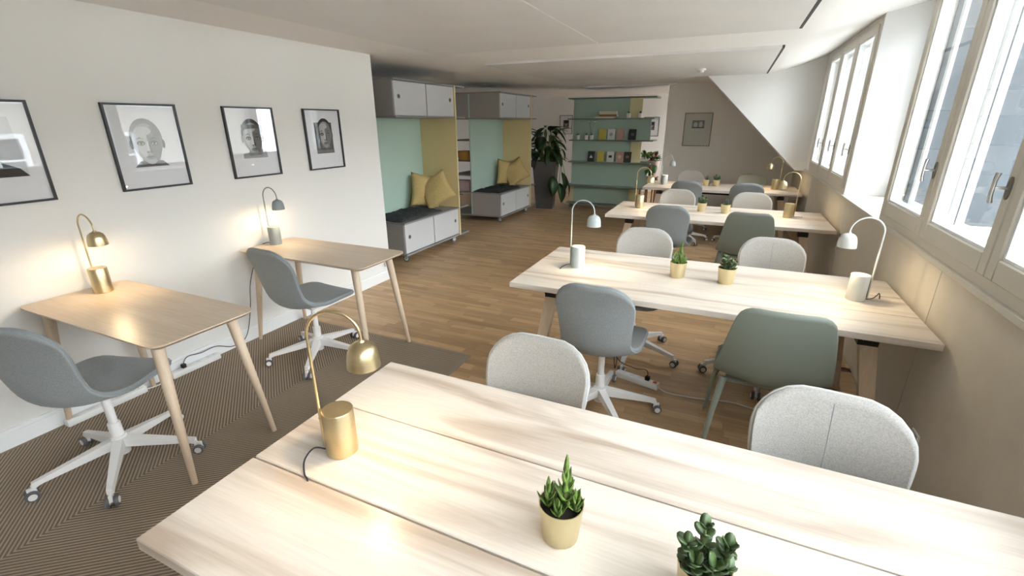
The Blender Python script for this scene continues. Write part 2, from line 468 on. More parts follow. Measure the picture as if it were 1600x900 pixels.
# windows with three casements each
WT = 2.44
def window(idx, y0, label, nsash=3):
    W = 2.34
    w = struct(link('window_%d' % idx, None, None, (XW, y0, SILL)), label)
    fr = 0.055; zt = WT - SILL
    m = MB()
    m.box(-0.005, 0.075, 0, fr, 0, zt).box(-0.005, 0.075, W - fr, W, 0, zt)
    m.box(-0.005, 0.075, fr, W - fr, 0, 0.06).box(-0.005, 0.075, fr, W - fr, zt - 0.05, zt)
    m.build('window_frame', 'window_paint', w)
    # lining boards outside the frame (deep box window)
    m = MB()
    for q in (0, W - 0.03):
        m.box(0.075, 0.11, q, q + 0.03, 0, zt).box(0.13, 0.16, q, q + 0.03, 0, zt)
        m.box(0.11, 0.13, q + 0.006, q + 0.024, 0, zt)
    m.box(0.075, 0.24, 0.03, W - 0.03, 0, 0.03).box(0.075, 0.16, 0.03, W - 0.03, zt - 0.03, zt)
    m.build('outer_lining', 'outer_white', w)
    sw = (W - 2 * fr) / nsash
    for k in range(nsash):
        a = fr + k * sw + 0.003; bnd = fr + (k + 1) * sw - 0.003
        st = 0.062
        m = MB()
        z0, z1 = 0.05, zt - 0.04
        m.bevbox(-0.018, 0.05, a, a + st, z0, z1, 0.005, 1).bevbox(-0.018, 0.05, bnd - st, bnd, z0, z1, 0.005, 1)
        m.bevbox(-0.018, 0.05, a + st, bnd - st, z0, z0 + 0.085, 0.005, 1).bevbox(-0.018, 0.05, a + st, bnd - st, z1 - st, z1, 0.005, 1)
        s = m.build('sash', 'window_paint', w)
        m = MB(); q = 0.012
        ya, yb_, za, zb = a + st, bnd - st, z0 + 0.085, z1 - st
        m.box(-0.006, 0.045, ya, ya + q, za, zb).box(-0.006, 0.045, yb_ - q, yb_, za, zb)
        m.box(-0.006, 0.045, ya + q, yb_ - q, za, za + q).box(-0.006, 0.045, ya + q, yb_ - q, zb - q, zb)
        m.build('glazing_bead', 'bead_white', s)
        MB().box(0.012, 0.018, ya + q, yb_ - q, za + q, zb - q).build('pane', 'window_glass', s)
        # outer casement of the box window
        m = MB()
        m.box(0.10, 0.118, ya - 0.03, ya + 0.012, za - 0.03, zb + 0.03).box(0.10, 0.118, yb_ - 0.012, yb_ + 0.03, za - 0.03, zb + 0.03)
        m.box(0.10, 0.118, ya + 0.012, yb_ - 0.012, za - 0.03, za + 0.01).box(0.10, 0.118, ya + 0.012, yb_ - 0.012, zb - 0.01, zb + 0.03)
        m.build('outer_casement', 'outer_white', w)
        if k < nsash and idx < 3:
            # handle on the stile nearer the viewer: oval plate, spindle, T bar
            hy = a + 0.026; hz = 0.385
            m = MB()
            pts = [(0.016 * math.cos(t * PI / 10), 0.042 * math.sin(t * PI / 10)) for t in range(20)]
            Mx = Matrix.Translation((-0.018, hy, hz)) @ Matrix(((0, 0, -1, 0), (1, 0, 0, 0), (0, 1, 0, 0), (0, 0, 0, 1)))
            m.poly(pts, 0, 0.006, Mx)
            hp = m.build('handle_plate', 'steel_dark', s, True)
            m = MB()
            m.tube([(-0.02, hy, hz), (-0.062, hy, hz)], 0.0065, 10)
            m.tube([(-0.062, hy, hz - 0.055), (-0.066, hy, hz - 0.03), (-0.066, hy, hz + 0.03), (-0.062, hy, hz + 0.055)], [0.0085, 0.007, 0.007, 0.0085], 10)
            m.build('handle', 'steel', s, True)
    return w
window(1, 5.08, 'far dormer window of three beige casements')
window(2, 1.51, 'near dormer window of three large beige casements')
window(3, -2.06, 'dormer window beside the viewer')
# recessed niches between the windows (white), with wall above and an added opening behind
for k, (a, bnd) in enumerate(((3.85, 5.08), (0.28, 1.51))):
    m = MB()
    m.box(1.30, 1.36, a, bnd, SILL, SILL + 0.06).box(1.30, 1.36, a, bnd, 2.40, 2.66).box(1.30, 1.36, a, a + 0.06, SILL, 2.66).box(1.30, 1.36, bnd - 0.06, bnd, SILL, 2.66)
    m.box(XW, 1.36, bnd - 0.012, bnd, SILL, 2.62).box(XW + 0.08, 1.36, a, a + 0.012, SILL, 2.62)
    nw = struct(m.build('wall_niche_%d' % (k + 1), 'white_paint'), 'white recess between two dormer windows')
    MB().box(1.327, 1.333, a + 0.06, bnd - 0.06, SILL + 0.06, 2.40).build('pane', 'window_glass', nw)  # unseen back glazing, added so daylight brightens the recess
struct(MB().box(XW, XW + 0.3, 7.42, 7.73, SILL, 2.62).build('wall_pier', 'white_paint'), 'white pier between far window and cheek')
struct(MB().box(XW, XW + 0.3, YB, -2.06, SILL, 2.62).build('wall_stub', 'white_paint'), 'white pier behind the viewer')
m = MB()
for a in (5.08, 1.51, -2.06):
    m.box(XW + 0.0, XW + 0.3, a, a + 2.34, WT, 2.75)
struct(m.build('trim_1', 'ceiling_paint'), 'window heads')
# far room window side, open to the sky behind the end wall
struct(MB().box(1.0, 1.1, YF + 0.14, YFAR, 0, 0.9).box(1.0, 1.1, YF + 0.14, 9.3, 0.9, 2.6).box(1.0, 1.1, 11.6, YFAR, 0.9, 2.6).build('wall_far_right', 'wall_paint'), 'window wall of the far room')

# ------------------------------------------------------------ outside
gd = struct(MB().box(1.6, 60, -40, 90, -12.1, -12.0).build('floor_street', 'street'), 'street far below the windows')
def house(name, label, x0, x1, y0, y1, top, wallm, trimm, wins, ridge):
    fa = thing(name, label, 'building', (x0, y0, -12))
    H_ = top + 12; D_ = x1 - x0; L_ = y1 - y0
    MB().box(0, D_, 0, L_, 0, H_).build('facade_wall', wallm, fa)
    MB().box(-0.3, 0.2, -0.2, L_ + 0.2, H_ - 0.35, H_).build('cornice', trimm, fa)
    v = [(-0.3, -0.2, H_), (-0.3, L_ + 0.2, H_), (D_ / 2, L_ + 0.2, H_ + ridge), (D_ / 2, -0.2, H_ + ridge), (D_ + 0.3, -0.2, H_), (D_ + 0.3, L_ + 0.2, H_)]
    MB().add(v, [(0, 1, 2, 3), (3, 2, 5, 4), (0, 4, 5, 1), (0, 3, 4), (1, 5, 2)]).build('roof', 'roof_slate', fa)
    for k in range(int(L_ // 3)):
        for zz in wins:
            yy = 0.9 + k * 3.0
            w_ = MB().box(-0.08, 0.02, yy - 0.15, yy + 1.35, zz + 12 - 0.15, zz + 12 + 2.0).build('window_surround', trimm, fa)
            MB().box(-0.10, -0.07, yy, yy + 1.2, zz + 12, zz + 12 + 1.85).build('window_pane', 'facade_glass', w_)
            MB().box(-0.12, -0.09, yy + 0.57, yy + 0.63, zz + 12, zz + 12 + 1.85).box(-0.12, -0.09, yy, yy + 1.2, zz + 12 + 1.2, zz + 12 + 1.26).build('glazing_bar', 'outer_white', w_)
house('town_house', 'pale house front across the street', 13.0, 21.0, -16, 15, 2.6, 'facade_pale', 'outer_white', (-4.0, -0.6), 2.2)
house('slate_house', 'grey blue house farther along the street behind the near window', 8.0, 15.0, 18, 44, 4.8, 'facade', 'facade_trim', (-2.0, 1.6), 3.0)
dc = thing('dormer_side', 'grey zinc clad side of the neighbouring dormer outside the near window', 'dormer', (1.06, 3.80, 0.9))
MB().box(0, 2.2, 0, 0.045, 0, 2.1).build('cladding', 'zinc', dc)
for k in range(5):
    MB().box(0.30 + 0.42 * k, 0.32 + 0.42 * k, -0.022, 0.0, 0, 2.1).build('standing_seam', 'zinc_seam', dc)
MB().box(0, 2.25, -0.16, -0.001, 0.0, 0.12).build('flashing', 'outer_white', dc)
MB().box(0, 2.2, -0.012, 0.0, 1.25, 1.262).build('sheet_joint', 'zinc_seam', dc)
rf = thing('lower_roof', 'pale grey flat roof just outside the near window', 'roof', (0, 0, 0))
MB().box(1.9, 6.0, 12, 40, -0.2, 0.2).build('roof_deck', 'facade_trim', rf)
MB().box(5.7, 6.0, 12, 40, 0.2, 0.7).build('parapet', 'roof_slate', rf)

# ------------------------------------------------------------ rug
rg = thing('rug', 'brown chevron flatweave rug under the two wall desks', 'rug', (-2.445, 0.6, 0.0))
MB().box(-0.845, 0.845, -2.3, 2.06, 0.0005, 0.008).build('weave', 'rug_weave', rg)
m = MB(); e = 0.03
m.box(-0.875, -0.845, -2.33, 2.09, 0.0005, 0.009).box(0.845, 0.875, -2.33, 2.09, 0.0005, 0.009)
m.box(-0.845, 0.845, -2.33, -2.3, 0.0005, 0.009).box(-0.845, 0.845, 2.06, 2.09, 0.0005, 0.009)
m.build('binding', 'rug_binding', rg)

# ------------------------------------------------------------ big tables
TW, TD = 2.07, 0.93
def make_table():
    t = thing('work_table', 'x', 'table', (0, 0, 0), 0, 'long ash work tables')
    bw = TD / 3
    for k in range(3):
        y0 = -TD / 2 + k * bw
        MB().bevbox(-TW / 2, TW / 2, y0 + (0.003 if k else 0), y0 + bw - (0.003 if k < 2 else 0), TT - 0.034, TT, 0.0025, 1).build('tabletop_board', 'ash_top', t)
    MB().box(-TW / 2 + 0.05, TW / 2 - 0.05, -0.17, -0.14, TT - 0.036, TT - 0.034 + 0.001).box(-TW / 2 + 0.05, TW / 2 - 0.05, 0.14, 0.17, TT - 0.036, TT - 0.034 + 0.001).build('joint_strip', 'ash_leg', t)
    for sx in (-1, 1):
        MB().box(sx * 0.80 - 0.03, sx * 0.80 + 0.03, -0.40, 0.40, TT - 0.066, TT - 0.036).build('cross_rail', 'black_metal', t)
        for sy in (-1, 1):
            a = Vector((sx * 0.80, sy * 0.33, TT - 0.066)); b_ = Vector((sx * 0.905, sy * 0.415, 0))
            hw, hb = 0.037, 0.026
            v = []
            for p, k in ((b_, 0.72), (a, 1.0)):
                v += [(p.x - hw * k, p.y - hb * k, p.z), (p.x + hw * k, p.y - hb * k, p.z), (p.x + hw * k, p.y + hb * k, p.z), (p.x - hw * k, p.y + hb * k, p.z)]
            lg = MB().add(v, [(0, 3, 2, 1), (4, 5, 6, 7), (0, 1, 5, 4), (1, 2, 6, 5), (2, 3, 7, 6), (3, 0, 4, 7)]).build('leg', 'ash_leg', t)
            MB().box(a.x - 0.042, a.x + 0.042, a.y - 0.031, a.y + 0.031, a.z - 0.035, a.z + 0.002).build('bracket', 'black_metal', lg)
    MB().box(-0.77, 0.77, -0.03, 0.03, TT - 0.062, TT - 0.038).build('beam', 'black_metal', t)
    MB().box(-0.45, 0.45, 0.08, 0.22, TT - 0.13, TT - 0.125).box(-0.45, 0.45, 0.08, 0.084, TT - 0.13, TT - 0.036).box(-0.45, 0.45, 0.216, 0.22, TT - 0.13, TT - 0.036).build('cable_tray', 'black_metal', t)
    return t
tb = make_table(); used = []
TABLES = [((-0.105, 0.842), 'nearest long ash work table with brass lamp and two succulents in front'),
          ((-0.085, 2.87), 'second long ash work table with two pale grey lamps'),
          ((-0.095, 5.295), 'third long ash work table with two brass lamps'),
          ((-0.11, 7.64), 'farthest long ash work table before the end wall')]
for (x, y), lab in TABLES:
    place(tb, used, (x, y, 0), 0, lab)

# ------------------------------------------------------------ wall desks
def make_desk():
    d = thing('desk', 'x', 'desk', (0, 0, 0), 0, 'small ash desks at the portrait wall')
    L, D, rr = 1.18, 0.50, 0.055
    def outline(ins):
        pts = []
        for cx, cy, a0 in ((L / 2 - rr, D / 2 - rr, 0), (-L / 2 + rr, D / 2 - rr, 90), (-L / 2 + rr, -D / 2 + rr, 180), (L / 2 - rr, -D / 2 + rr, 270)):
            for k in range(7):
                an = R(a0 + 15 * k); pts.append((cx + (rr - ins) * math.cos(an), cy + (rr - ins) * math.sin(an)))
        return pts
    rows = [(0.0, TT), (0.0, TT - 0.008), (0.028, TT - 0.026)]
    v = []; f = []
    for ins, z in rows: v += [(x, y, z) for x, y in outline(ins)]
    n = 28
    for i in range(2): f += [(i * n + j, (i + 1) * n + j, (i + 1) * n + (j + 1) % n, i * n + (j + 1) % n) for j in range(n)]
    f += [tuple(range(n)), tuple(range(3 * n - 1, 2 * n - 1, -1))]
    MB().add(v, f).build('desktop', 'desk_top', d, True)
    for sx in (-1, 1):
        for sy in (-1, 1):
            MB().tube([(sx * 0.565, sy * 0.225, 0.0), (sx * 0.52, sy * 0.20, 0.35), (sx * 0.475, sy * 0.175, TT - 0.026)], [0.0135, 0.021, 0.027], 14).build('leg', 'ash_leg', d, True)
    return d
dk = make_desk(); used = []
DESKS = [((-2.715, 1.215), 'small ash desk with brass lamp on the left under the portraits'), ((-2.70, 2.46), 'small ash desk with grey lamp nearer the booths')]
for (x, y), lab in DESKS: place(dk, used, (x, y, 0.008), 0, lab)

# ------------------------------------------------------------ chairs
def shell(prof, widths, Rf, Rb, dish, thick, nu=15, nv=30):
    """double walled seat shell following a side profile; returns outer MB and the rim path"""
    pc = catmull([(0, y, z) for y, z in prof], 8)
    wc = catmull([(w, d, 0) for w, d in zip(widths, dish)], 8)
    acc = [0.0]
    for a, b_ in zip(pc, pc[1:]): acc.append(acc[-1] + (b_ - a).length)
    L = acc[-1]
    def at(s):
        s = max(0, min(L, s))
        for i in range(len(acc) - 1):
            if s <= acc[i + 1] + 1e-9:
                t = (s - acc[i]) / max(1e-9, acc[i + 1] - acc[i])
                return pc[i].lerp(pc[i + 1], t), wc[i].lerp(wc[i + 1], t), (pc[i + 1] - pc[i]).normalized()
        return pc[-1], wc[-1], (pc[-1] - pc[-2]).normalized()
    grid = []
    for j in range(nv + 1):
        row = []
        for i in range(nu):
            u = math.sin((i / (nu - 1) - 0.5) * PI)
            wf = at(0)[1].x; wb = at(L)[1].x
            tf = max(0, (abs(u) * wf - (wf - Rf)) / Rf); tb_ = max(0, (abs(u) * wb - (wb - Rb)) / Rb)
            s0 = Rf * (1 - math.sqrt(max(0, 1 - tf * tf))); s1 = L - Rb * (1 - math.sqrt(max(0, 1 - tb_ * tb_)))
            q = j / nv
            P, Wd, T = at(s0 + (s1 - s0) * q)
            nrm = Vector((0, -T.z, T.y))
            if nrm.z < 0 and nrm.y < 0: nrm = -nrm
            nrm = Vector((0, -T.z, T.y)) * (1 if True else 1)
            # sitter's side: up on the seat, forward (+y) on the back
            if nrm.z * 1.0 + nrm.y * 1.0 < 0: nrm = -nrm
            p = Vector((u * Wd.x, P.y, P.z)) + nrm * (Wd.y * abs(u) ** 2.2)
            row.append(p)
        grid.append(row)
    def normal(j, i):
        a = grid[min(j + 1, nv)][i] - grid[max(j - 1, 0)][i]
        b_ = grid[j][min(i + 1, nu - 1)] - grid[j][max(i - 1, 0)]
        n_ = b_.cross(a)
        return n_.normalized() if n_.length > 1e-9 else Vector((0, 0, 1))
    v = []; f = []
    n1 = (nv + 1) * nu
    for sgn in (1, -1):
        for j in range(nv + 1):
            for i in range(nu):
                v.append(grid[j][i] + normal(j, i) * (sgn * thick / 2))
    for sgn in (0, 1):
        for j in range(nv):
            for i in range(nu - 1):
                q = [sgn * n1 + j * nu + i, sgn * n1 + j * nu + i + 1, sgn * n1 + (j + 1) * nu + i + 1, sgn * n1 + (j + 1) * nu + i]
                f.append(tuple(q if sgn == 0 else q[::-1]))
    rim = [(0, i) for i in range(nu)] + [(j, nu - 1) for j in range(1, nv + 1)] + [(nv, i) for i in range(nu - 2, -1, -1)] + [(j, 0) for j in range(nv - 1, 0, -1)]
    for a, b_ in zip(rim, rim[1:] + rim[:1]):
        ia, ib = a[0] * nu + a[1], b_[0] * nu + b_[1]
        f.append((ia, ib, n1 + ib, n1 + ia))
    return MB().add(v, f), [grid[a][b_] for a, b_ in rim], grid

def star_base(t):
    MB().lathe([(0.0, 0.10), (0.029, 0.10), (0.027, 0.235), (0.025, 0.24), (0.0, 0.24)], 18).build('column', 'chair_white', t, True)
    MB().lathe([(0.0, 0.06), (0.032, 0.06), (0.036, 0.12), (0.034, 0.165), (0.0, 0.17)], 18).build('hub', 'chair_white', t, True)
    MB().lathe([(0.0, 0.235), (0.019, 0.235), (0.019, 0.43), (0.0, 0.43)], 14).build('gas_lift', 'chair_white', t, True)
    MB().bevbox(-0.10, 0.10, -0.09, 0.09, 0.418, 0.434, 0.004, 1).build('seat_plate', 'chair_white', t)
    arm = MB().add([(0.02, -0.024, 0.105), (0.02, 0.024, 0.105), (0.02, 0.022, 0.155), (0.02, -0.022, 0.155),
                    (0.30, -0.015, 0.072), (0.30, 0.015, 0.072), (0.30, 0.013, 0.095), (0.30, -0.013, 0.095),
                    (0.335, -0.014, 0.060), (0.335, 0.014, 0.060), (0.335, 0.011, 0.088), (0.335, -0.011, 0.088)],
                   [(0, 1, 2, 3), (0, 4, 5, 1), (1, 5, 6, 2), (2, 6, 7, 3), (3, 7, 4, 0), (4, 8, 9, 5), (5, 9, 10, 6), (6, 10, 11, 7), (7, 11, 8, 4), (8, 11, 10, 9)]).mesh('leg', 'chair_white')
    Ry = Matrix.Rotation(R(90), 4, 'X')
    m = MB()
    for s in (-1, 1):
        m.lathe([(0.0, -0.009), (0.024, -0.009), (0.0265, -0.004), (0.0265, 0.004), (0.024, 0.009), (0.0, 0.009)], 18, Matrix.Translation((0.345, s * 0.017, 0.0275)) @ Ry)
    wheel = m.mesh('caster_wheels', 'caster_grey', True)
    m = MB()
    for s in (-1, 1):
        m.lathe([(0.0, -0.011), (0.016, -0.011), (0.016, 0.011), (0.0, 0.011)], 16, Matrix.Translation((0.345, s * 0.017, 0.0275)) @ Ry)
    m.box(0.325, 0.358, -0.007, 0.007, 0.028, 0.062).tube([(0.333, 0, 0.04), (0.333, 0, 0.075)], 0.008, 10)
    fork = m.mesh('caster_fork', 'plastic_white', True)
    for k in range(5):
        lg = link('leg', arm, t, (0, 0, 0), (0, 0, R(90 + 72 * k)))
        w = link('caster_wheels', wheel, lg); link('caster_fork', fork, lg)
PROF = [(0.245, 0.452), (0.215, 0.472), (0.10, 0.470), (-0.06, 0.452), (-0.175, 0.460), (-0.242, 0.52), (-0.262, 0.62), (-0.280, 0.76), (-0.318, 0.895)]
WID = [0.195, 0.215, 0.228, 0.222, 0.200, 0.186, 0.190, 0.202, 0.196]
DISH = [0.0, 0.008, 0.018, 0.03, 0.055, 0.06, 0.045, 0.03, 0.018]
def make_swivel(name, fab, pip):
    t = thing(name, 'x', 'chair')
    m, rim, grid = shell(PROF, WID, 0.10, 0.13, DISH, 0.026)
    m.build('seat_shell', fab, t, 'all')
    MB().tube(rim + rim[:1], 0.0048, 6, cap=False).build('piping', pip, t, True)
    # sewn seam across the lower back
    j = 19
    MB().tube([p + Vector((0, -0.0125, 0)) for p in grid[j]], 0.0012, 5).build('seam', pip, t, True)
    star_base(t)
    return t
def make_sage():
    t = thing('shell_chair', 'x', 'chair')
    prof = [(0.225, 0.44), (0.20, 0.455), (0.08, 0.448), (-0.07, 0.435), (-0.165, 0.45), (-0.215, 0.52), (-0.245, 0.63), (-0.275, 0.76), (-0.30, 0.88)]
    wid = [0.21, 0.225, 0.24, 0.25, 0.252, 0.245, 0.228, 0.205, 0.178]
    m, rim, _ = shell(prof, wid, 0.08, 0.06, [0, 0.005, 0.012, 0.03, 0.055, 0.055, 0.04, 0.03, 0.02], 0.011)
    m.build('seat_shell', 'sage_plastic', t, 'all')
    for sx in (-1, 1):
        for sy, yy in ((1, 0.17), (-1, -0.13)):
            MB().tube([(sx * 0.255, yy + sy * 0.085, 0.0), (sx * 0.23, yy + sy * 0.05, 0.25), (sx * 0.20, yy, 0.438)], [0.010, 0.014, 0.019], 12).build('leg', 'sage_plastic', t, True)
    MB().bevbox(-0.19, 0.19, -0.12, 0.16, 0.405, 0.43, 0.005, 1).build('seat_frame', 'sage_plastic', t)
    return t
cl = make_swivel('swivel_chair', 'fabric_light', 'piping_light'); ul = []
cg = make_swivel('swivel_chair', 'fabric_grey', 'piping_grey'); ug = []
cs = make_sage(); us = []
G1, G2, G3 = 'light grey swivel chairs', 'dark grey swivel chairs', 'sage plastic shell chairs'
for x, y, rz, lab in ((-0.56, 1.155, 178, 'light grey upholstered chair behind the nearest table, left one with plain back'),
                      (0.355, 1.155, 176, 'large light grey upholstered chair behind the nearest table, close to the knee wall'),
                      (-0.50, 3.24, 181, 'light grey chair on the far side of the second table, left one'),
                      (0.345, 3.26, 180, 'light grey chair on the far side of the second table, right one'),
                      (-0.515, 5.60, 180, 'light grey chair on the far side of the third table, left one'),
                      (0.285, 5.62, 180, 'light grey chair on the far side of the third table, right one'),
                      (-0.56, 8.06, 180, 'light grey chair on the far side of the farthest table, below the framed print')):
    place(cl, ul, (x, y, 0), R(rz), lab, G1)
for x, y, rz, lab in ((-2.63, 0.945, 19, 'dark grey swivel chair at the desk with the brass lamp'),
                      (-2.60, 2.22, -4, 'dark grey swivel chair at the desk with the grey lamp'),
                      (-0.53, 2.42, 0, 'dark grey swivel chair pushed to the near side of the second table'),
                      (-0.485, 4.98, 0, 'dark grey swivel chair at the near side of the third table'),
                      (-0.50, 7.13, 0, 'dark grey swivel chair at the near side of the farthest table, left one'),
                      (0.25, 7.15, 0, 'dark grey swivel chair at the near side of the farthest table, right one')):
    place(cg, ug, (x, y, 0.008 if x < -2 else 0), R(rz), lab, G2)
for x, y, rz, lab in ((0.315, 2.44, 0, 'sage green plastic shell chair at the near side of the second table'),
                      (0.235, 4.95, 0, 'sage green plastic shell chair at the near side of the third table'),
                      (0.345, 8.02, 180, 'pale sage plastic shell chair behind the farthest table')):
    place(cs, us, (x, y, 0), R(rz), lab, G3)
# centre seam on the two right-hand light chairs
for o in (ul[1], ul[3]):
    m, rim, grid = shell(PROF, WID, 0.10, 0.13, DISH, 0.026)
    MB().tube([row[7] + Vector((0, 0.0128, 0.002)) for row in grid[15:30]], 0.0012, 5).build('centre_seam', 'piping_grey', o, True)

# ------------------------------------------------------------ lamps
def lamp(loc, rz, m, label, group, power=1.0, cord=None):
    t = thing('desk_lamp', label, 'lamp', loc, rz, group)
    MB().lathe([(0.0, 0.0), (0.0425, 0.0), (0.0445, 0.002), (0.0445, 0.138), (0.043, 0.141), (0.0, 0.1412)], 40).build('base', m, t, True)
    MB().box(-0.047, -0.0435, -0.006, 0.006, 0.02, 0.125).build('slot', 'dark_slot', t)
    path = [(-0.052, 0, 0.012), (-0.052, 0, 0.37)]
    rr = 0.0735
    for k in range(1, 19):
        a = PI - PI * k / 18 * 0.985
        path.append((-0.052 + rr + rr * math.cos(a), 0, 0.37 + rr * math.sin(a)))
    path.append((0.0950, 0, 0.352))
    MB().tube(path, 0.0042, 10).build('stem', m, t, True)
    MB().tube([(-0.055, 0, 0.112), (-0.040, 0, 0.112)], 0.006, 10).build('stem_clip', m, t, True)
    sh = [(0.0, 0.362), (0.008, 0.3615), (0.010, 0.356), (0.022, 0.352), (0.034, 0.342), (0.0400, 0.326), (0.0435, 0.304), (0.0450, 0.282),
          (0.0437, 0.282), (0.0422, 0.304), (0.0385, 0.325), (0.033, 0.340), (0.020, 0.3495), (0.0, 0.351)]
    s = MB().lathe(sh, 32, Matrix.Translation((0.095, 0, 0))).build('shade', m, t, True)
    MB().lathe([(0.0, 0.296), (0.012, 0.299), (0.017, 0.309), (0.012, 0.322), (0.008, 0.34), (0.0, 0.342)], 16, Matrix.Translation((0.095, 0, 0))).build('bulb', 'bulb', s, True)
    ld = bpy.data.lights.new('bulb_light', 'POINT'); ld.energy = LAMP_W * power; ld.color = (1.0, 0.79, 0.50); ld.shadow_soft_size = 0.016
    lo = bpy.data.objects.new('bulb_light', ld); C.objects.link(lo); lo.parent = t; lo.location = (0.095, 0, 0.288)
    if cord:
        MB().tube(catmull(cord, 6), 0.0024, 8).build('cord', 'cord_black', t, True)
    return t
GB, GG = 'brass arc desk lamps', 'grey arc desk lamps'
Z0 = TT
lamp((-0.925, 0.815, Z0), R(22), 'brass', 'brass arc lamp on the nearest work table', GB, cord=[(-0.046, -0.01, 0.01), (-0.075, -0.02, 0.02), (-0.085, -0.06, 0.012), (-0.066, -0.105, 0.004), (-0.047, -0.127, 0.002), (-0.044, -0.135, -0.03)])
lamp((-0.835, 2.875, Z0), 0, 'lamp_grey', 'pale blue grey arc lamp on the left end of the second table', GG, cord=[(-0.05, 0, 0.01), (-0.07, -0.02, 0.012), (-0.09, -0.07, 0.004), (-0.088, -0.10, 0.003)])
lamp((0.715, 2.90, Z0), PI, 'lamp_pale', 'pale grey arc lamp on the right end of the second table beside the wall', GG, cord=[(-0.046, 0.01, 0.012), (-0.075, 0.0, 0.016), (-0.10, -0.03, 0.028), (-0.112, -0.05, 0.034), (-0.118, -0.05, 0.02), (-0.12, -0.052, 0.003)])
lamp((-0.865, 5.35, Z0), 0, 'brass', 'brass arc lamp on the left end of the third table', GB)
lamp((0.60, 5.36, Z0), PI, 'brass', 'brass arc lamp on the right end of the third table', GB, cord=[(-0.046, 0.01, 0.01), (-0.09, -0.01, 0.012), (-0.13, -0.06, 0.004), (-0.135, -0.10, 0.003)])
lamp((-0.89, 7.64, Z0), 0, 'lamp_grey', 'grey arc lamp on the left end of the farthest table', GG)
lamp((0.62, 7.62, Z0), PI, 'brass', 'arc lamp with brass base on the right end of the farthest table', GB)
lamp((-3.16, 1.29, Z0 + 0.008), 0, 'brass', 'brass arc lamp on the wall desk left of the portraits', GB)
lamp((-3.195, 2.475, Z0 + 0.008), 0, 'lamp_slate', 'slate grey arc lamp on the second wall desk', GG, cord=[(-0.046, -0.01, 0.01), (-0.07, -0.02, 0.012), (-0.09, -0.05, 0.004)])

# ------------------------------------------------------------ leaves and pots
def leaf_mesh(name, L, W, curl, thick, mats, kind='point', nl=6):
    """leaf along +Y from the origin, upper side +Z, real thickness"""
    v = []; f = []
    sec = []
    for i in range(nl + 1):
        t = i / nl
        if kind == 'point': w = W * (1 - t) ** 0.75 * (0.75 + 0.5 * t)
        elif kind == 'round': w = W * math.sqrt(max(0.0, 1 - (2 * (t * 0.92 + 0.06) - 1) ** 2)) + 0.0004
        else: w = W * math.sin(PI * min(1, (t * 0.93 + 0.05))) ** 0.8
        w = max(w, 0.0006)
        a = curl * t
        yy = L * t * math.cos(a * 0.6); zz = L * t * math.sin(a * 0.6)
        sec.append((w, yy, zz))
    for w, yy, zz in sec:
        h = thick * (0.3 + 0.7 * w / W)
        v += [(-w, yy, zz + w * 0.25), (0, yy, zz + h * 0.35), (w, yy, zz + w * 0.25), (0, yy, zz - h)]
    for i in range(nl):
        a = i * 4
        for j in range(4):
            f.append((a + j, a + (j + 1) % 4, a + 4 + (j + 1) % 4, a + 4 + j))
    f.append((0, 1, 2, 3)); f.append((nl * 4 + 3, nl * 4 + 2, nl * 4 + 1, nl * 4))
    return MB().add(v, f).mesh(name, mats, 'all')

def leaf_rot(az, el):
    return Matrix.Rotation(az, 4, 'Z') @ Matrix.Rotation(el, 4, 'X')

def put_leaf(me, parent, pos, az, el, sc=1.0, into=None):
    M = Matrix.Translation(pos) @ leaf_rot(az, el) @ Matrix.Scale(sc, 4)
    if into is not None:
        into.add([v.co for v in me.vertices], [tuple(p.vertices) for p in me.polygons], M)
        return None
    o = link('leaf', me, parent)
    o.matrix_local = M
    return o

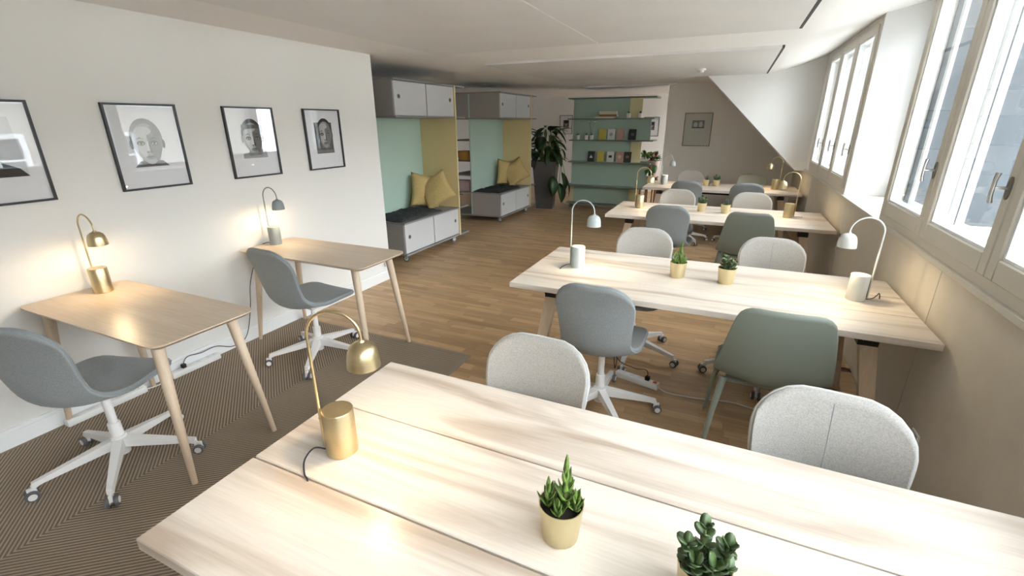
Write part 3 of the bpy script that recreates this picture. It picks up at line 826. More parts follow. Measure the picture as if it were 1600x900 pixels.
def pot(loc, label, kind, joined, sc=1.0, seed=1, rz=0.0):
    t = thing('potted_succulent', label, 'plant', loc, rz, 'succulents in gold pots')
    t.scale = (sc, sc, sc)
    p = [(0.0, 0.0), (0.037, 0.0), (0.0395, 0.003), (0.0485, 0.092), (0.0465, 0.092), (0.040, 0.012), (0.0, 0.010)]
    MB().lathe(p, 36).build('pot', 'pot_gold', t, True)
    MB().lathe([(0.0, 0.082), (0.03, 0.081), (0.0452, 0.078)], 24).build('soil', 'soil', t, True)
    r = random.Random(seed)
    into = MB() if joined else None
    if kind == 'aloe':
        me = leaf_mesh('leaf', 0.050, 0.0115, 0.5, 0.004, 'leaf_aloe')
        for cx, cy, h, nw, s0 in ((0.006, -0.004, 0.100, 6, 1.0), (-0.027, 0.008, 0.046, 4, 0.85), (0.024, 0.020, 0.040, 3, 0.8), (0.026, -0.016, 0.028, 3, 0.75), (-0.014, -0.024, 0.020, 3, 0.7)):
            for w in range(nw):
                q = w / max(1, nw - 1)
                for k in range(4 if w < nw - 1 else 3):
                    az = k * 2 * PI / (4 if w < nw - 1 else 3) + w * 0.7 + r.uniform(-.2, .2)
                    put_leaf(me, t, (cx, cy, 0.080 + h * q), az, R(38 + 34 * q + r.uniform(-8, 8)), s0 * (1.0 - 0.25 * q + r.uniform(-.1, .1)), into)
            MB().tube([(cx, cy, 0.078), (cx, cy, 0.082 + h)], 0.004, 8).build('stalk', 'stem_green', t, True)
    elif kind == 'jade':
        me = leaf_mesh('leaf', 0.033, 0.0125, 0.3, 0.004, 'leaf_jade', 'round')
        for cx, cy, h, nw in ((-0.008, 0.020, 0.066, 5), (0.034, 0.010, 0.050, 5), (-0.034, -0.004, 0.042, 5), (0.014, -0.030, 0.034, 4), (-0.018, -0.030, 0.028, 4), (0.036, -0.018, 0.028, 3)):
            MB().tube([(cx * 0.5, cy * 0.5, 0.076), (cx * 0.8, cy * 0.8, 0.08 + h * 0.5), (cx, cy, 0.082 + h)], 0.0028, 8).build('stalk', 'stem_green', t, True)
            for w in range(nw):
                q = w / (nw - 1)
                for k in range(3 if w else 2):
                    az = k * 2 * PI / 3 + w * 1.05 + r.uniform(-.3, .3)
                    put_leaf(me, t, (cx * (0.6 + 0.4 * q), cy * (0.6 + 0.4 * q), 0.085 + h * q), az, R(4 + 34 * q + r.uniform(-14, 14)), 1.0 - 0.25 * q + r.uniform(-.12, .12), into)
    else:
        me = leaf_mesh('leaf', 0.055, 0.006, 0.4, 0.003, 'leaf_blue')
        for w in range(4):
            for k in range(7):
                put_leaf(me, t, (0.004 * math.cos(k), 0.004 * math.sin(k), 0.082 + 0.006 * w), k * 2 * PI / 7 + w * 0.5, R(22 + 16 * w + r.uniform(-6, 6)), 1.0 + r.uniform(-.12, .12), into)
    if joined:
        into.build('foliage', {'aloe': 'leaf_aloe', 'jade': 'leaf_jade', 'spike': 'leaf_blue'}[kind], t, 'all')
    return t
pot((-0.243, 0.795, Z0), 'tall pointed aloe in a gold pot on the nearest table', 'aloe', False, 1.06, 1, 0.6)
pot((0.062, 0.765, Z0), 'round leaved jade plant in a gold pot at the front edge of the photo', 'jade', False, 1.06, 2)
pot((-0.205, 2.92, Z0), 'spiky green succulent in gold pot, left one on the second table', 'aloe', True, 1.05, 3, 1.0)
pot((0.070, 2.91, Z0), 'bushy jade succulent in gold pot, right one on the second table', 'jade', True, 1.05, 4, 2.0)
pot((-0.215, 5.38, Z0), 'green succulent in gold pot, left one on the third table', 'jade', True, 1.0, 5)
pot((0.020, 5.37, Z0), 'blue green spiky succulent in gold pot, right one on the third table', 'spike', True, 1.0, 6)
pot((-0.285, 7.70, Z0), 'blue green succulent in gold pot, left one on the farthest table', 'spike', True, 1.0, 7)
pot((-0.150, 7.70, Z0), 'leafy green succulent in gold pot, right one on the farthest table', 'jade', True, 1.0, 8)

# ------------------------------------------------------------ framed pictures
def ell(m, cx, cy, rx, ry, layer, ink, n=24, a0=0, a1=360, tilt=0.0):
    m.cur = ink
    pts = []
    for k in range(n + (0 if a1 - a0 >= 360 else 1)):
        a = R(a0 + (a1 - a0) * k / n)
        x, y = rx * math.cos(a), ry * math.sin(a)
        pts.append((0.0, cx + x * math.cos(tilt) - y * math.sin(tilt), cy + x * math.sin(tilt) + y * math.cos(tilt)))
    z = 0.0004 * layer
    m.add([(z, p[1], p[2]) for p in pts], [tuple(range(len(pts)))])
def pol(m, pts, layer, ink):
    m.cur = ink
    m.add([(0.0004 * layer, a, b_) for a, b_ in pts], [tuple(range(len(pts)))])
INKS = ['ink_0', 'ink_1', 'ink_2', 'ink_3', 'ink_4', 'ink_5']
def face(m, cx, cy, s, hair, lit=1):
    """generic portrait: neck, head, hair, brows, eyes, nose, lips"""
    pol(m, [(cx - .045 * s, cy - .075 * s), (cx + .045 * s, cy - .075 * s), (cx + .04 * s, cy - .02 * s), (cx - .04 * s, cy - .02 * s)], 2, 2)
    def egg(rx, ry, ox, oy, layer, ink, taper):
        pts = []
        for k in range(32):
            a_ = 2 * PI * k / 32
            y_ = math.sin(a_); w_ = math.cos(a_) * (1 - taper * max(0.0, -y_) ** 1.6)
            pts.append((cx + ox + rx * s * w_, cy + oy + ry * s * y_))
        pol(m, pts, layer, ink)
    egg(.080, .100, 0, .062 * s, 3, hair, 0.0)
    ell(m, cx - .078 * s, cy + .03 * s, .010 * s, .024 * s, 3, 3); ell(m, cx + .078 * s, cy + .03 * s, .010 * s, .024 * s, 3, 1)
    egg(.073, .106, 0, .030 * s, 4, 3, 0.36)
    egg(.036, .092, .034 * s, .030 * s, 5, 2, 0.55)
    egg(.030, .078, -.026 * s, .036 * s, 5, 4, 0.5)
    ell(m, cx - .012 * s, cy + .098 * s, .042 * s, .022 * s, 6, 4, 16)
    for q in (-1, 1):
        ell(m, cx + q * .033 * s, cy + .036 * s, .021 * s, .013 * s, 6, 1, 14)
        ell(m, cx + q * .033 * s, cy + .033 * s, .013 * s, .0055 * s, 7, 4, 12)
        ell(m, cx + q * .033 * s, cy + .034 * s, .006 * s, .006 * s, 8, 0, 12)
        pol(m, [(cx + q * .012 * s, cy + .054 * s), (cx + q * .036 * s, cy + .061 * s), (cx + q * .058 * s, cy + .053 * s), (cx + q * .036 * s, cy + .067 * s)], 7, 0)
    pol(m, [(cx + .004 * s, cy + .045 * s), (cx + .017 * s, cy - .006 * s), (cx + .002 * s, cy - .012 * s)], 7, 1)
    pol(m, [(cx - .004 * s, cy + .045 * s), (cx + .002 * s, cy + .045 * s), (cx + .003 * s, cy - .006 * s), (cx - .008 * s, cy - .004 * s)], 7, 5)
    ell(m, cx - .009 * s, cy - .011 * s, .006 * s, .004 * s, 8, 0, 10); ell(m, cx + .009 * s, cy - .011 * s, .006 * s, .004 * s, 8, 0, 10)
    pol(m, [(cx - .028 * s, cy - .036 * s), (cx - .006 * s, cy - .029 * s), (cx, cy - .031 * s), (cx + .006 * s, cy - .029 * s), (cx + .028 * s, cy - .036 * s), (cx, cy - .039 * s)], 7, 1)
    pol(m, [(cx - .026 * s, cy - .037 * s), (cx, cy - .0395 * s), (cx + .026 * s, cy - .037 * s), (cx + .010 * s, cy - .049 * s), (cx - .010 * s, cy - .049 * s)], 7, 2)
def picture(loc, rz, w, h, label, kind, frame='black_frame', paper='paper', group='framed portraits on the long wall'):
    t = thing('framed_picture', label, 'picture', loc, rz, group)
    fb, fd = 0.0115, 0.022
    m = MB()
    m.box(0.001, fd, -w / 2, -w / 2 + fb, -h / 2, h / 2).box(0.001, fd, w / 2 - fb, w / 2, -h / 2, h / 2)
    m.box(0.001, fd, -w / 2 + fb, w / 2 - fb, -h / 2, -h / 2 + fb).box(0.001, fd, -w / 2 + fb, w / 2 - fb, h / 2 - fb, h / 2)
    m.build('frame', frame, t)
    MB().box(0.001, 0.008, -w / 2 + fb, w / 2 - fb, -h / 2 + fb, h / 2 - fb).build('mat_board', paper, t)
    m = MB()
    if kind == 'side':
        pol(m, [(-.12, -.13), (.13, -.13), (.115, .16), (-.12, .16)], 1, 5)
        pol(m, [(-.12, -.13), (.13, -.13), (.10, -.09), (.05, -.065), (.0, -.05), (-.06, -.05), (-.12, -.10)], 3, 0)
        pol(m, [(-.05, -.055), (.012, -.055), (.018, .0), (-.05, .0)], 3, 1)
        ell(m, -.01, .05, .055, .075, 4, 1, 24); ell(m, -.028, .035, .036, .055, 5, 2, 20); ell(m, .01, .085, .045, .045, 6, 0, 20)
        pol(m, [(-.07, .02), (-.055, .035), (-.055, .01)], 5, 2)
    elif kind == 'bare':
        pol(m, [(-.105, -.13), (.095, -.13), (.06, -.095), (-.07, -.095)], 2, 1)
        face(m, -.005, -.03, 1.15, 2)
    elif kind == 'crop':
        pol(m, [(-.10, -.125), (.105, -.125), (.10, -.07), (.06, -.06), (-.06, -.085), (-.10, -.09)], 2, 3)
        face(m, .0, -.02, 1.10, 0)
        pol(m, [(-.082, .115), (.088, .115), (.092, .06), (.06, .09), (-.055, .085), (-.084, .06)], 9, 1)
    elif kind == 'dark':
        pol(m, [(-.10, -.13), (.10, -.13), (.10, .13), (-.10, .13)], 1, 1)
        face(m, .012, -.005, 1.05, 0)
        pol(m, [(-.10, -.13), (.10, -.13), (.10, -.10), (-.10, -.10)], 9, 2)
        ell(m, -.07, .02, .025, .09, 9, 0, 16)
    elif kind == 'sheet':
        pol(m, [(-.095, .01), (.105, .01), (.105, .14), (-.095, .14)], 1, 2)
        ell(m, -.04, .065, .035, .045, 2, 4, 14); ell(m, .045, .07, .03, .05, 2, 4, 14); pol(m, [(-.095, .01), (.105, .01), (.105, .03), (-.095, .03)], 3, 1)
        for k in range(6): pol(m, [(-.085, -.03 - .018 * k), (.085 - .02 * (k % 2), -.03 - .018 * k), (.085 - .02 * (k % 2), -.036 - .018 * k), (-.085, -.036 - .018 * k)], 1, 4)
    else:
        pol(m, [(-.075, -.09), (.075, -.09), (.075, .10), (-.075, .10)], 1, 1)
        ell(m, .0, .02, .045, .06, 2, 3, 18); ell(m, .0, .055, .05, .04, 3, 0, 18); pol(m, [(-.06, -.09), (.06, -.09), (.04, -.04), (-.04, -.04)], 3, 2)
    pr = m.build('print', INKS, t, loc=(0.0084, 0, 0.012))
    MB().box(0.0155, 0.017, -w / 2 + fb, w / 2 - fb, -h / 2 + fb, h / 2 - fb).build('glass', 'picture_glass', t)
    return t
PZ = 1.517
picture((XL, 1.075, PZ), 0, 0.41, 0.505, 'black framed portrait cut off by the left photo edge', 'side')
picture((XL, 1.806, PZ), 0, 0.41, 0.505, 'black framed portrait of a person with shaved head', 'bare')
picture((XL, 2.535, PZ), 0, 0.41, 0.505, 'black framed portrait of a face with short dark hair', 'crop')
picture((XL, 3.243, PZ), 0, 0.41, 0.505, 'black framed dark portrait nearest the booths', 'dark')
picture((-0.60, YF, 1.527), R(-90), 0.455, 0.548, 'grey framed print on the beige end wall', 'sheet', 'brown_frame', 'paper_sage', 'framed prints beyond the tables')
picture((-4.02, YFAR, 1.60), R(-90), 0.34, 0.46, 'small framed print behind the big potted plant', 'small', 'steel_dark', 'paper', 'framed prints beyond the tables')
picture((-1.86, YFAR, 1.55), R(-90), 0.36, 0.44, 'framed print in the far room beside the mint shelf', 'small', 'black_frame', 'paper', 'framed prints beyond the tables')

# ------------------------------------------------------------ booths
def wheel(parent, x, y, turn=0.0):
    m = MB()
    TR = Matrix.Translation((x, y, 0.045)) @ Matrix.Rotation(turn, 4, 'Z') @ Matrix.Rotation(R(90), 4, 'X')
    FK = Matrix.Translation((x, y, 0)) @ Matrix.Rotation(turn, 4, 'Z')
    m.box(x - 0.03, x + 0.03, y - 0.03, y + 0.03, 0.094, 0.099).box(-0.018, 0.018, -0.017, -0.013, 0.035, 0.096, FK).box(-0.018, 0.018, 0.013, 0.017, 0.035, 0.096, FK)
    c = m.build('caster', 'steel', parent)
    MB().lathe([(0.0, -0.011), (0.041, -0.011), (0.045, -0.006), (0.045, 0.006), (0.041, 0.011), (0.0, 0.011)], 20, TR).build('caster_wheel', 'caster_grey', c, True)
    MB().lathe([(0.0, -0.0125), (0.027, -0.0125), (0.027, 0.0125), (0.0, 0.0125)], 16, TR).build('wheel_hub', 'plastic_white', c, True)
def booth(y0, label, ext):
    # origin at front-near floor corner; x goes back (negative), y along the front
    t = thing('seating_booth', label, 'booth', (-3.49, y0, 0), 0, 'mint and yellow wheeled seating booths')
    D, Lh, B = -0.57, 1.27, -1.02         # back panel depth, length, rear face of the back-to-back shelves
    MB().box(D - 0.022, D, 0, Lh, 0.10, 2.10).build('back_panel', 'mint', t)
    yp = MB().box(B, 0.012, Lh, Lh + 0.02, 0.10, 2.118).build('end_panel', 'yellow_board', t)
    MB().box(0.012, 0.017, Lh - 0.001, Lh + 0.021, 0.10, 2.118).build('panel_edge', 'yellow_edge', yp)
    for z, q in ((0.095, 0.022), (0.488, 0.018), (1.712, 0.018), (2.105, 0.018)):
        MB().box(B, 0.014, -0.012, Lh, z, z + q).build('plate', 'plate_grey', t)
        if ext: MB().box(B, 0.02, Lh + 0.02, Lh + 0.25, z, z + q).build('shelf', 'plate_grey', t)
    for nm, z0, z1 in (('bench_cabinet', 0.117, 0.488), ('upper_cabinet', 1.73, 2.105)):
        b_ = MB().box(D, -0.022, 0, 0.018, z0, z1).box(D, -0.022, Lh - 0.018, Lh, z0, z1).box(D, -0.03, 0.018, Lh - 0.018, z0, z0 + 0.01).box(-0.20, -0.03, Lh / 2 - 0.009, Lh / 2 + 0.009, z0, z1).box(D, D + 0.01, 0.018, Lh - 0.018, z0, z1).build(nm, 'cabinet_grey', t)
        for k in range(2):
            a = 0.006 + k * (Lh / 2 + 0.004); e_ = a + Lh / 2 - 0.016
            d = MB().bevbox(-0.021, -0.003, a, e_, z0 + 0.006, z1 - 0.006, 0.002, 1).build('door', 'cabinet_door', b_)
            hy = a + 0.085 if k == 0 else e_ - 0.085
            MB().lathe([(0.014, 0.0), (0.026, 0.0), (0.026, 0.003), (0.014, 0.003)], 20, Matrix.Translation((-0.0035, hy, (z0 + z1) / 2 + 0.02)) @ Matrix.Rotation(R(90), 4, 'Y'), closed=True).build('pull_ring', 'steel_dark', d, True)
            MB().lathe([(0.0, 0.0), (0.015, 0.0), (0.015, 0.002), (0.0, 0.002)], 16, Matrix.Translation((-0.0035, hy, (z0 + z1) / 2 + 0.02)) @ Matrix.Rotation(R(90), 4, 'Y')).build('pull_hole', 'dark_slot', d)
    # shelving on the reverse side
    for z in (0.78, 1.02, 1.36):
        MB().box(B, D - 0.022, 0.0, Lh, z, z + 0.016).build('rear_shelf', 'plate_grey', t)
    MB().box(B, D - 0.022, 0.0, 0.016, 1.73, 2.105).build('rear_cabinet_side', 'cabinet_grey', t)
    MB().box(B, B + 0.018, 0.0, Lh, 1.73, 2.105).box(B, D - 0.022, Lh - 0.018, Lh, 0.117, 1.712).build('rear_panel', 'cabinet_grey', t)
    for x, y in ((-0.06, 0.07), (-0.06, Lh - 0.06), (B + 0.08, 0.07), (B + 0.08, Lh - 0.06)): wheel(t, x, y, R(70) if y > 0.5 else R(15))
    return t
booth(4.49, 'mint and yellow seating booth on wheels just past the portrait wall', True)
booth(7.19, 'second mint and yellow seating booth farther back beside the tall planter', True)
def pillow(loc, rot, s, label):
    n = 14
    v = []; f = []
    for sg in (1, -1):
        for j in range(n + 1):
            for i in range(n + 1):
                a, b_ = i / n * 2 - 1, j / n * 2 - 1
                h = ((1 - a * a) * (1 - b_ * b_)) ** 0.42 * 0.075
                k = 1 - 0.10 * (1 - a * a) * (b_ * b_) - 0.0
                k2 = 1 - 0.10 * (1 - b_ * b_) * (a * a)
                w = mnoise.noise(Vector((a * 1.7 + loc[1], b_ * 1.7, sg))) * 0.022 * (1 - max(abs(a), abs(b_)) ** 4)
                v.append((a * s * k2, sg * (h + w if h > 0.001 else 0), b_ * s * k))
    N = (n + 1) ** 2
    for sg in (0, 1):
        for j in range(n):
            for i in range(n):
                q = [sg * N + j * (n + 1) + i, sg * N + j * (n + 1) + i + 1, sg * N + (j + 1) * (n + 1) + i + 1, sg * N + (j + 1) * (n + 1) + i]
                f.append(tuple(q if sg else q[::-1]))
    o = MB().add(v, f).build('cushion', 'pillow_mustard', None, 'all', loc, rot)
    return tag(o, label, 'cushion', 'mustard cushions on the booth benches')
def throw(loc, lx, ly, label, seed):
    nx, ny = 26, 34
    v = []; f = []
    top = []
    for j in range(ny + 1):
        for i in range(nx + 1):
            a, b_ = i / nx * 2 - 1, j / ny * 2 - 1
            e_ = 1 - max(abs(a), abs(b_)) ** 8
            wob = 1 + 0.06 * mnoise.noise(Vector((a * 2 + seed, b_ * 2, 3)))
            z = 0.006 + e_ * (0.034 + 0.022 * mnoise.noise(Vector((a * 6, b_ * 7, seed))) + 0.012 * mnoise.noise(Vector((a * 19, b_ * 24, seed))))
            v.append((a * lx * wob, b_ * ly * wob, z))
    N = len(v)
    v += [(x, y, 0.001) for x, y, z in v]
    w = nx + 1
    for j in range(ny):
        for i in range(nx):
            q = (j * w + i, j * w + i + 1, (j + 1) * w + i + 1, (j + 1) * w + i)
            f.append(q); f.append(tuple(N + k for k in q[::-1]))
    rim = [i for i in range(w)] + [j * w + nx for j in range(1, ny + 1)] + [ny * w + i for i in range(nx - 1, -1, -1)] + [j * w for j in range(ny - 1, 0, -1)]
    for a, b_ in zip(rim, rim[1:] + rim[:1]): f.append((a, N + a, N + b_, b_))
    o = MB().add(v, f).build('fur_throw', 'fur_dark', None, 'all', loc)
    return tag(o, label, 'throw', 'dark fur throws on the booth benches')
for y0, w1 in ((4.49, 'nearer'), (7.19, 'farther')):
    throw((-3.79, y0 + 0.47, 0.507), 0.25, 0.45, 'dark grey fur throw on the bench of the %s booth' % w1, y0)
    pillow((-3.86, y0 + 1.02, 0.752), (R(-8), R(10), R(62)), 0.235, 'mustard cushion standing against the mint panel of the %s booth' % w1)
    pillow((-3.70, y0 + 1.035, 0.765), (R(-30), R(-30), R(28)), 0.225, 'slanted mustard cushion leaning in front inside the %s booth' % w1)
bk = thing('storage_basket', 'round orange brown basket on the rear shelf of the farther booth', 'basket', (-4.25, 7.31, 1.036))
MB().lathe([(0.0, 0.0), (0.10, 0.0), (0.13, 0.06), (0.125, 0.15), (0.115, 0.15), (0.12, 0.06), (0.09, 0.01), (0.0, 0.01)], 20).build('bowl', 'basket', bk, True)
MB().lathe([(0.114, 0.148), (0.128, 0.148), (0.128, 0.158), (0.114, 0.158)], 20, closed=True).build('rim', 'book_brown', bk, True)
o = MB().bevbox(-0.16, 0.16, -0.09, 0.09, 0, 0.15, 0.006, 1).bevbox(-0.165, 0.165, -0.095, 0.095, 0.15, 0.185, 0.005, 1).build('storage_box', 'pot_pink', None, False, (-4.29, 7.32, 0.507))
tag(o, 'dusty pink lidded box low on the rear shelf of the farther booth', 'box')

# ------------------------------------------------------------ tall planter
pl = thing('potted_plant', 'tall tapered dark planter with a big leafy plant beside the farther booth', 'plant', (-3.37, 9.02, 0))
m = MB()
v = []
for h, z in ((0.165, 0.0), (0.235, 0.90), (0.235, 0.93), (0.21, 0.93), (0.20, 0.86)):
    v += [(-h, -h, z), (h, -h, z), (h, h, z), (-h, h, z)]
f = [(3, 2, 1, 0)] + [(i * 4 + j, i * 4 + (j + 1) % 4, i * 4 + 4 + (j + 1) % 4, i * 4 + 4 + j) for i in range(4) for j in range(4)] + [(16, 17, 18, 19)]
m.add(v, f).build('planter', 'planter_grey', pl, rot=(0, 0, R(12)))
MB().box(-0.19, 0.19, -0.19, 0.19, 0.86, 0.88).build('soil', 'soil', pl, rot=(0, 0, R(12)))
big = leaf_mesh('leaf', 0.40, 0.115, -0.5, 0.004, 'leaf_dark', 'oval', 8)
mid = leaf_mesh('leaf', 0.30, 0.06, -0.7, 0.003, 'leaf_dark', 'oval', 8)
lite = leaf_mesh('leaf', 0.27, 0.035, -0.6, 0.003, 'leaf_mid', 'oval', 8)
r = random.Random(11)
for k in range(78):
    az = r.uniform(0, 2 * PI); h = r.uniform(0.05, 0.66) ** 1.0
    rad = r.uniform(0.10, 0.33) * (1 - 0.35 * h)
    base = Vector((0.10 * math.cos(az + 1), 0.10 * math.sin(az + 1), 0.87))
    tip = Vector((rad * math.cos(az), rad * math.sin(az), 0.92 + h))
    MB().tube(catmull([base, base.lerp(tip, 0.55) + Vector((0, 0, 0.06)), tip], 4), [0.006] * 4 + [0.005] * 4 + [0.003], 6).build('stem', 'stem_green', pl, True)
    put_leaf((big, mid, mid, lite)[k % 4], pl, tip, az - PI / 2 + r.uniform(-.4, .4), R(r.uniform(-55, 40)), r.uniform(0.75, 1.05))
for az, z, rr in ((R(-10), 0.72, 0.36), (R(-25), 0.52, 0.38), (R(15), 0.60, 0.40), (R(-50), 0.66, 0.36)):
    tip = Vector((rr * math.cos(az), rr * math.sin(az), z))
    MB().tube(catmull([(0.12, 0, 0.9), (0.28, 0.05, 1.0), tip], 5), 0.005, 6).build('stem', 'stem_green', pl, True)
    put_leaf(big, pl, tip, az - PI / 2, R(-62), 0.95)

# ------------------------------------------------------------ mint book shelf
bs = thing('display_shelf', 'mint green display shelf with wide plates facing the tables', 'shelf', (-2.92, 9.30, 0))
ZP = (0.10, 0.455, 0.915, 1.325, 1.715, 2.085)
ends = ((-0.06, 1.44), (-0.06, 1.50), (-0.03, 1.56), (-0.03, 1.58), (-0.07, 1.57), (-0.07, 1.58))
for z, (a, b_) in zip(ZP, ends):
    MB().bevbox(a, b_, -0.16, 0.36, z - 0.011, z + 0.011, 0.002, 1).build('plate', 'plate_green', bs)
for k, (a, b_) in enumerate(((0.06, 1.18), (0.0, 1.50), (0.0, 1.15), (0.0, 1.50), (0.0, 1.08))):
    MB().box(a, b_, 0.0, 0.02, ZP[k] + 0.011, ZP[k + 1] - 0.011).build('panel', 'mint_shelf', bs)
for k, a, b_, yy in ((0, -0.03, 0.06, 0.02), (0, 1.10, 1.36, 0.03), (2, 1.08, 1.35, 0.03), (4, 1.02, 1.31, 0.03)):
    MB().box(a, b_, yy, yy + 0.02, ZP[k] + 0.011, ZP[k + 1] - 0.011).build('yellow_panel', 'yellow_edge', bs)
for x in (0.04, 1.30):
    for yy in (-0.08, 0.28):
        MB().lathe([(0.0, -0.02), (0.038, -0.02), (0.038, 0.02), (0.0, 0.02)], 16, Matrix.Translation((x, yy, 0.040)) @ Matrix.Rotation(R(90), 4, 'X')).box(x - 0.02, x + 0.02, yy - 0.026, yy + 0.026, 0.04, 0.089).build('caster', 'caster_grey', bs, True)
SX, SY = -2.92, 9.30
def book(x, z, cover, label, group='upright books on the mint shelf', mark=None):
    t = thing('book', label, 'book', (SX + x, SY - 0.075, z + 0.012), 0, group)
    t.rotation_euler = (R(-12), 0, 0)
    MB().box(-0.068, 0.068, -0.011, -0.008, 0, 0.195).box(-0.068, 0.068, 0.008, 0.011, 0, 0.195).box(-0.068, -0.065, -0.008, 0.008, 0, 0.195).build('cover', cover, t)
    MB().box(-0.065, 0.064, -0.008, 0.008, 0.003, 0.192).build('pages', 'page', t)
    if mark:
        m = MB()
        if mark[0] == 'disc': m.lathe([(0, 0), (0.032, 0), (0.032, 0.0008), (0, 0.0008)], 20, Matrix.Translation((0, -0.011, 0.10)) @ Matrix.Rotation(R(90), 4, 'X'))
        elif mark[0] == 'tri': m.poly([(-0.03, -0.02), (0.035, -0.02), (0.0, 0.035)], 0, 0.0008, Matrix.Translation((0, -0.011, 0.09)) @ Matrix.Rotation(R(90), 4, 'X'))
        else: m.box(-0.03, 0.03, -0.0118, -0.011, 0.08, 0.125)
        m.build('cover_print', mark[1], t)
for x, c, lab, mk in ((0.41, 'book_black', 'black book with pale triangle, first on the lower book row', ('tri', 'book_white')), (0.60, 'book_yellow', 'yellow book on the lower book row', None),
                      (0.79, 'book_white', 'white book with dark mark on the lower book row', ('bar', 'book_black')), (0.97, 'book_pink', 'pink book with round motif on the lower book row', ('disc', 'book_cream')),
                      (1.14 - 0.02, 'book_black', 'black book at the right end of the lower book row', ('bar', 'book_brown'))):
    book(x, ZP[2], c, lab, mark=mk)
for x, c, lab, mk in ((0.61, 'book_yellow', 'yellow book on the upper book row', None), (0.78, 'book_white', 'white book with grey motif on the upper book row', ('disc', 'cabinet_grey')),
                      (0.96, 'book_pink', 'pink book on the upper book row', None), (1.18, 'book_black', 'black book at the right end of the upper book row', ('bar', 'ink_2'))):
    book(x, ZP[3], c, lab, mark=mk)
for k, (a, b_, c, lab) in enumerate(((0.47, 0.83, 'book_cream', 'wide cream book at the bottom of the lying stack'), (0.55, 0.88, 'book_brown', 'brown book in the middle of the lying stack'), (0.55, 0.87, 'book_cream', 'thick cream book on top of the lying stack'))):
    z0 = ZP[4] + 0.012 + (0, 0.028, 0.066)[k]; hh = (0.027, 0.037, 0.055)[k]
    t = thing('book', lab, 'book', (SX + (a + b_) / 2, SY - 0.08, z0), 0, 'lying books on the mint shelf')
    w = (b_ - a) / 2
    MB().box(-w, w, -0.07, 0.07, 0, 0.004).box(-w, w, -0.07, 0.07, hh - 0.004, hh).box(-w, w, -0.07, -0.066, 0.004, hh - 0.004).build('cover', c, t)
    MB().box(-w + 0.004, w - 0.004, -0.066, 0.066, 0.004, hh - 0.004).build('pages', 'page', t)
def mini(x, z, label, orchid=False):
    t = thing('potted_plant', label, 'plant', (SX + x, SY - 0.08, z + 0.0115), 0, 'small white pots on the mint shelf')
    MB().lathe([(0.0, 0.0), (0.033, 0.0), (0.042, 0.085), (0.038, 0.085), (0.030, 0.01), (0.0, 0.01)], 20).build('pot', 'ceramic_white', t, True)
    MB().lathe([(0.0, 0.075), (0.037, 0.074)], 16).build('soil', 'soil', t)
    if orchid:
        for q in (-1, 1):
            MB().tube(catmull([(q * 0.01, 0, 0.07), (q * 0.015, 0, 0.20), (q * 0.05, 0, 0.31)], 5), 0.003, 6).build('stalk', 'stem_green', t, True)
            m = MB()
            me = leaf_mesh('petal', 0.045, 0.02, 0.2, 0.003, 'ceramic_white', 'round')
            for k in range(5): put_leaf(me, t, (q * 0.055, -0.005, 0.315), k * 2 * PI / 5, R(30), 1, m)
            m.build('flower', 'ceramic_white', t, 'all')
    me = leaf_mesh('leaf', 0.055, 0.011, -0.3, 0.003, 'leaf_dark', 'oval')
    m = MB()
    rr = random.Random(int(x * 100))
    for k in range(12): put_leaf(me, t, (0, 0, 0.075), k * 2.4, R(rr.uniform(15, 75)), rr.uniform(.7, 1), m)
    m.build('foliage', 'leaf_dark', t, 'all')
mini(1.13 - 0.02 - 0.02, ZP[4], 'small white pot, left one on the top shelf')
mini(1.28 + 0.02, ZP[4], 'small white pot at the right of the top shelf')
mini(0.13, ZP[3], 'small white pot at the left end of the upper book row')
mini(0.30, ZP[3], 'white pot between the orchid and the leftmost pot')
mini(0.40, ZP[3], 'white orchid with two flower stalks on the mint shelf', True)

# plants beside the shelf
pk = thing('potted_plant', 'pink pot with red green plant on a dark stand behind the farthest table', 'plant', (-1.335, 9.42, 0))
MB().lathe([(0.0, 0.66), (0.075, 0.66), (0.115, 0.96), (0.105, 0.96), (0.07, 0.68), (0.0, 0.68)], 24).build('pot', 'pot_pink', pk, True)
MB().lathe([(0.0, 0.93), (0.103, 0.93)], 20).build('soil', 'soil', pk)
MB().box(-0.11, 0.11, -0.11, 0.11, 0.63, 0.66).box(-0.10, -0.07, -0.10, -0.07, 0, 0.63).box(0.07, 0.10, -0.10, -0.07, 0, 0.63).box(-0.10, -0.07, 0.07, 0.10, 0, 0.63).box(0.07, 0.10, 0.07, 0.10, 0, 0.63).build('stand', 'book_brown', pk)
l1 = leaf_mesh('leaf', 0.17, 0.045, -0.5, 0.003, 'leaf_mid', 'oval', 7); l2 = leaf_mesh('leaf', 0.13, 0.04, -0.3, 0.003, 'flower_red', 'oval', 7)
r = random.Random(5)
for k in range(20): put_leaf(l1 if k % 3 else l2, pk, (r.uniform(-.05, .05), r.uniform(-.05, .05), 0.94 + r.uniform(0, .10)), r.uniform(0, 6.28), R(r.uniform(0, 70)), r.uniform(.8, 1.1))
for az, z in ((R(150), 0.86), (R(180), 0.80), (R(200), 0.9)): put_leaf(l1, pk, (0.09 * math.cos(az + PI / 2), 0.09 * math.sin(az + PI / 2), z), az, R(-40), 1.1)
gp = thing('potted_plant', 'low green yellow plant in a pale trough beside the mint shelf', 'plant', (-1.50, 9.95, 0))
MB().bevbox(-0.17, 0.17, -0.10, 0.10, 0.84, 0.955, 0.006, 1).build('trough', 'ceramic_white', gp)
MB().box(-0.14, -0.11, -0.08, 0.08, 0, 0.84).box(0.11, 0.14, -0.08, 0.08, 0, 0.84).build('stand', 'book_brown', gp)
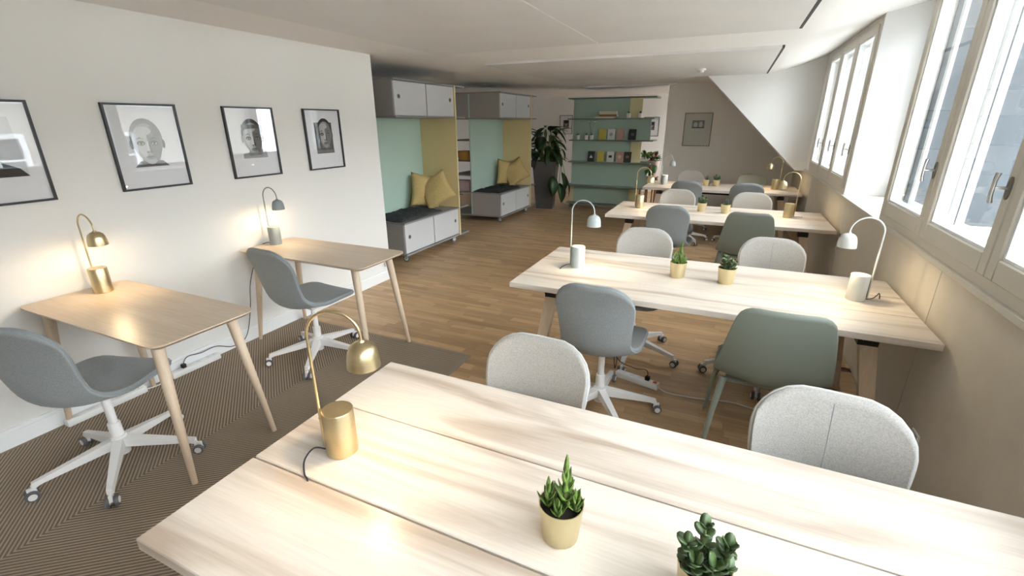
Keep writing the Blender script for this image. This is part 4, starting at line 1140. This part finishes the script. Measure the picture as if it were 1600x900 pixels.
l3 = leaf_mesh('leaf', 0.13, 0.035, -0.4, 0.003, 'leaf_mid', 'oval', 6); l4 = leaf_mesh('leaf', 0.11, 0.03, -0.2, 0.003, 'leaf_tip', 'oval', 6)
for k in range(30): put_leaf(l3 if k % 4 else l4, gp, (r.uniform(-.15, .15), r.uniform(-.07, .07), 0.94 + r.uniform(0, .10)), r.uniform(0, 6.28), R(r.uniform(10, 80)), r.uniform(.8, 1.1))

# ------------------------------------------------------------ cables, power strips, sockets
def power_strip(loc, rz, L, label, n=4, sw='plastic_white'):
    t = thing('power_strip', label, 'power strip', loc, rz, 'white power strips on the floor')
    MB().bevbox(-L / 2, L / 2, -0.026, 0.026, 0.0, 0.042, 0.007, 2).build('housing', 'plastic_white', t, True)
    for k in range(n):
        x = -L / 2 + 0.055 + k * (L - 0.13) / max(1, n - 1)
        MB().lathe([(0.0, 0.0), (0.017, 0.0), (0.017, 0.0012), (0.0, 0.0012)], 18, Matrix.Translation((x, 0, 0.0415))).build('socket', 'paper', t)
    MB().bevbox(L / 2 - 0.04, L / 2 - 0.015, -0.012, 0.012, 0.041, 0.047, 0.002, 1).build('switch', sw, t)
    return t
a, b_ = Vector((-0.508, 2.855, 0)), Vector((-0.235, 2.79, 0))
c = (a + b_) / 2
ps = power_strip((c.x, c.y, 0), math.atan2(b_.y - a.y, b_.x - a.x), 0.30, 'white power strip with red switch under the second table', sw='switch_red')
def plug(parent, x, cord):
    q = MB().bevbox(x - 0.014, x + 0.014, -0.014, 0.014, 0.042, 0.072, 0.004, 1).build('plug', 'cord_black', parent)
    MB().tube(catmull(cord, 6), 0.0028, 8).build('plug_cord', 'cord_black', q, True)
plug(ps, 0.07, [(0.07, 0, 0.07), (0.05, 0.02, 0.10), (-0.04, 0.05, 0.07), (-0.14, 0.05, 0.08), (-0.19, 0.04, 0.12), (-0.165, 0.0, 0.05), (-0.16, 0.01, 0.14), (-0.20, 0.05, 0.16)])
MB().tube(catmull([(0.15, 0, 0.012), (0.22, -0.01, 0.006), (0.36, 0.03, 0.006), (0.55, 0.12, 0.006), (0.72, 0.14, 0.006), (0.95, 0.20, 0.006), (1.16, 0.33, 0.006)], 8), 0.004, 8).build('mains_cord', 'cord_white', ps, True)
p2 = power_strip((-3.272, 1.72, 0.008), R(90), 0.34, 'white power strip lying against the baseboard between the desks')
plug(p2, -0.08, [(-0.08, 0, 0.07), (-0.04, 0.0, 0.11), (0.06, 0.01, 0.09), (0.16, -0.01, 0.10), (0.30, 0.02, 0.03), (0.42, 0.022, 0.06), (0.50, 0.028, 0.25), (0.54, 0.025, 0.45), (0.60, 0.02, 0.60), (0.66, 0.025, 0.70)])
p3 = power_strip((-3.272, 1.18, 0.008), R(90), 0.42, 'white power strip under the desk with the brass lamp', 5)
MB().tube(catmull([(0.20, 0, 0.012), (0.28, -0.01, 0.006), (0.36, 0.0, 0.012)], 6), 0.004, 8).build('mains_cord', 'cord_white', p3, True)
def outlet(loc, rz, label, n=2):
    t = thing('wall_socket', label, 'socket', loc, rz)
    MB().bevbox(-0.012, 0.0, -0.04, 0.04, -0.04 * n, 0.04 * n, 0.003, 1).build('face_plate', 'plastic_white', t)
    for k in range(n):
        z = (k - (n - 1) / 2) * 0.075
        MB().lathe([(0.0, 0.0), (0.02, 0.0), (0.02, 0.001), (0.0, 0.001)], 18, Matrix.Translation((-0.012, 0, z)) @ Matrix.Rotation(R(-90), 4, 'Y')).build('socket', 'ink_3', t)
    return t
ot = outlet((XW, 2.43, 0.20), 0, 'white double wall socket low on the knee wall with plug and white cord')
MB().bevbox(-0.045, -0.012, -0.016, 0.016, 0.02, 0.055, 0.004, 1).build('plug', 'cord_black', ot)
MB().tube(catmull([(-0.04, 0.0, 0.03), (-0.05, -0.05, 0.0), (-0.03, -0.10, -0.10), (-0.03, -0.09, -0.19)], 6), 0.0035, 8).build('plug_cord', 'cord_white', ot, True)
ob = outlet((XL + 0.018, 3.90, 0.20), PI, 'small white socket box at the end of the portrait wall', 1)
# lamp lead hanging below the second table
o = MB().tube(catmull([(0.62, 3.0, TT - 0.04), (0.60, 2.98, 0.58), (0.52, 2.94, 0.50), (0.40, 2.92, 0.49), (0.32, 2.90, 0.52), (0.30, 2.90, TT - 0.13)], 8), 0.003, 8).build('cable', 'cord_black', None, True)
tag(o, 'black lamp cable looping below the second table', 'cable')
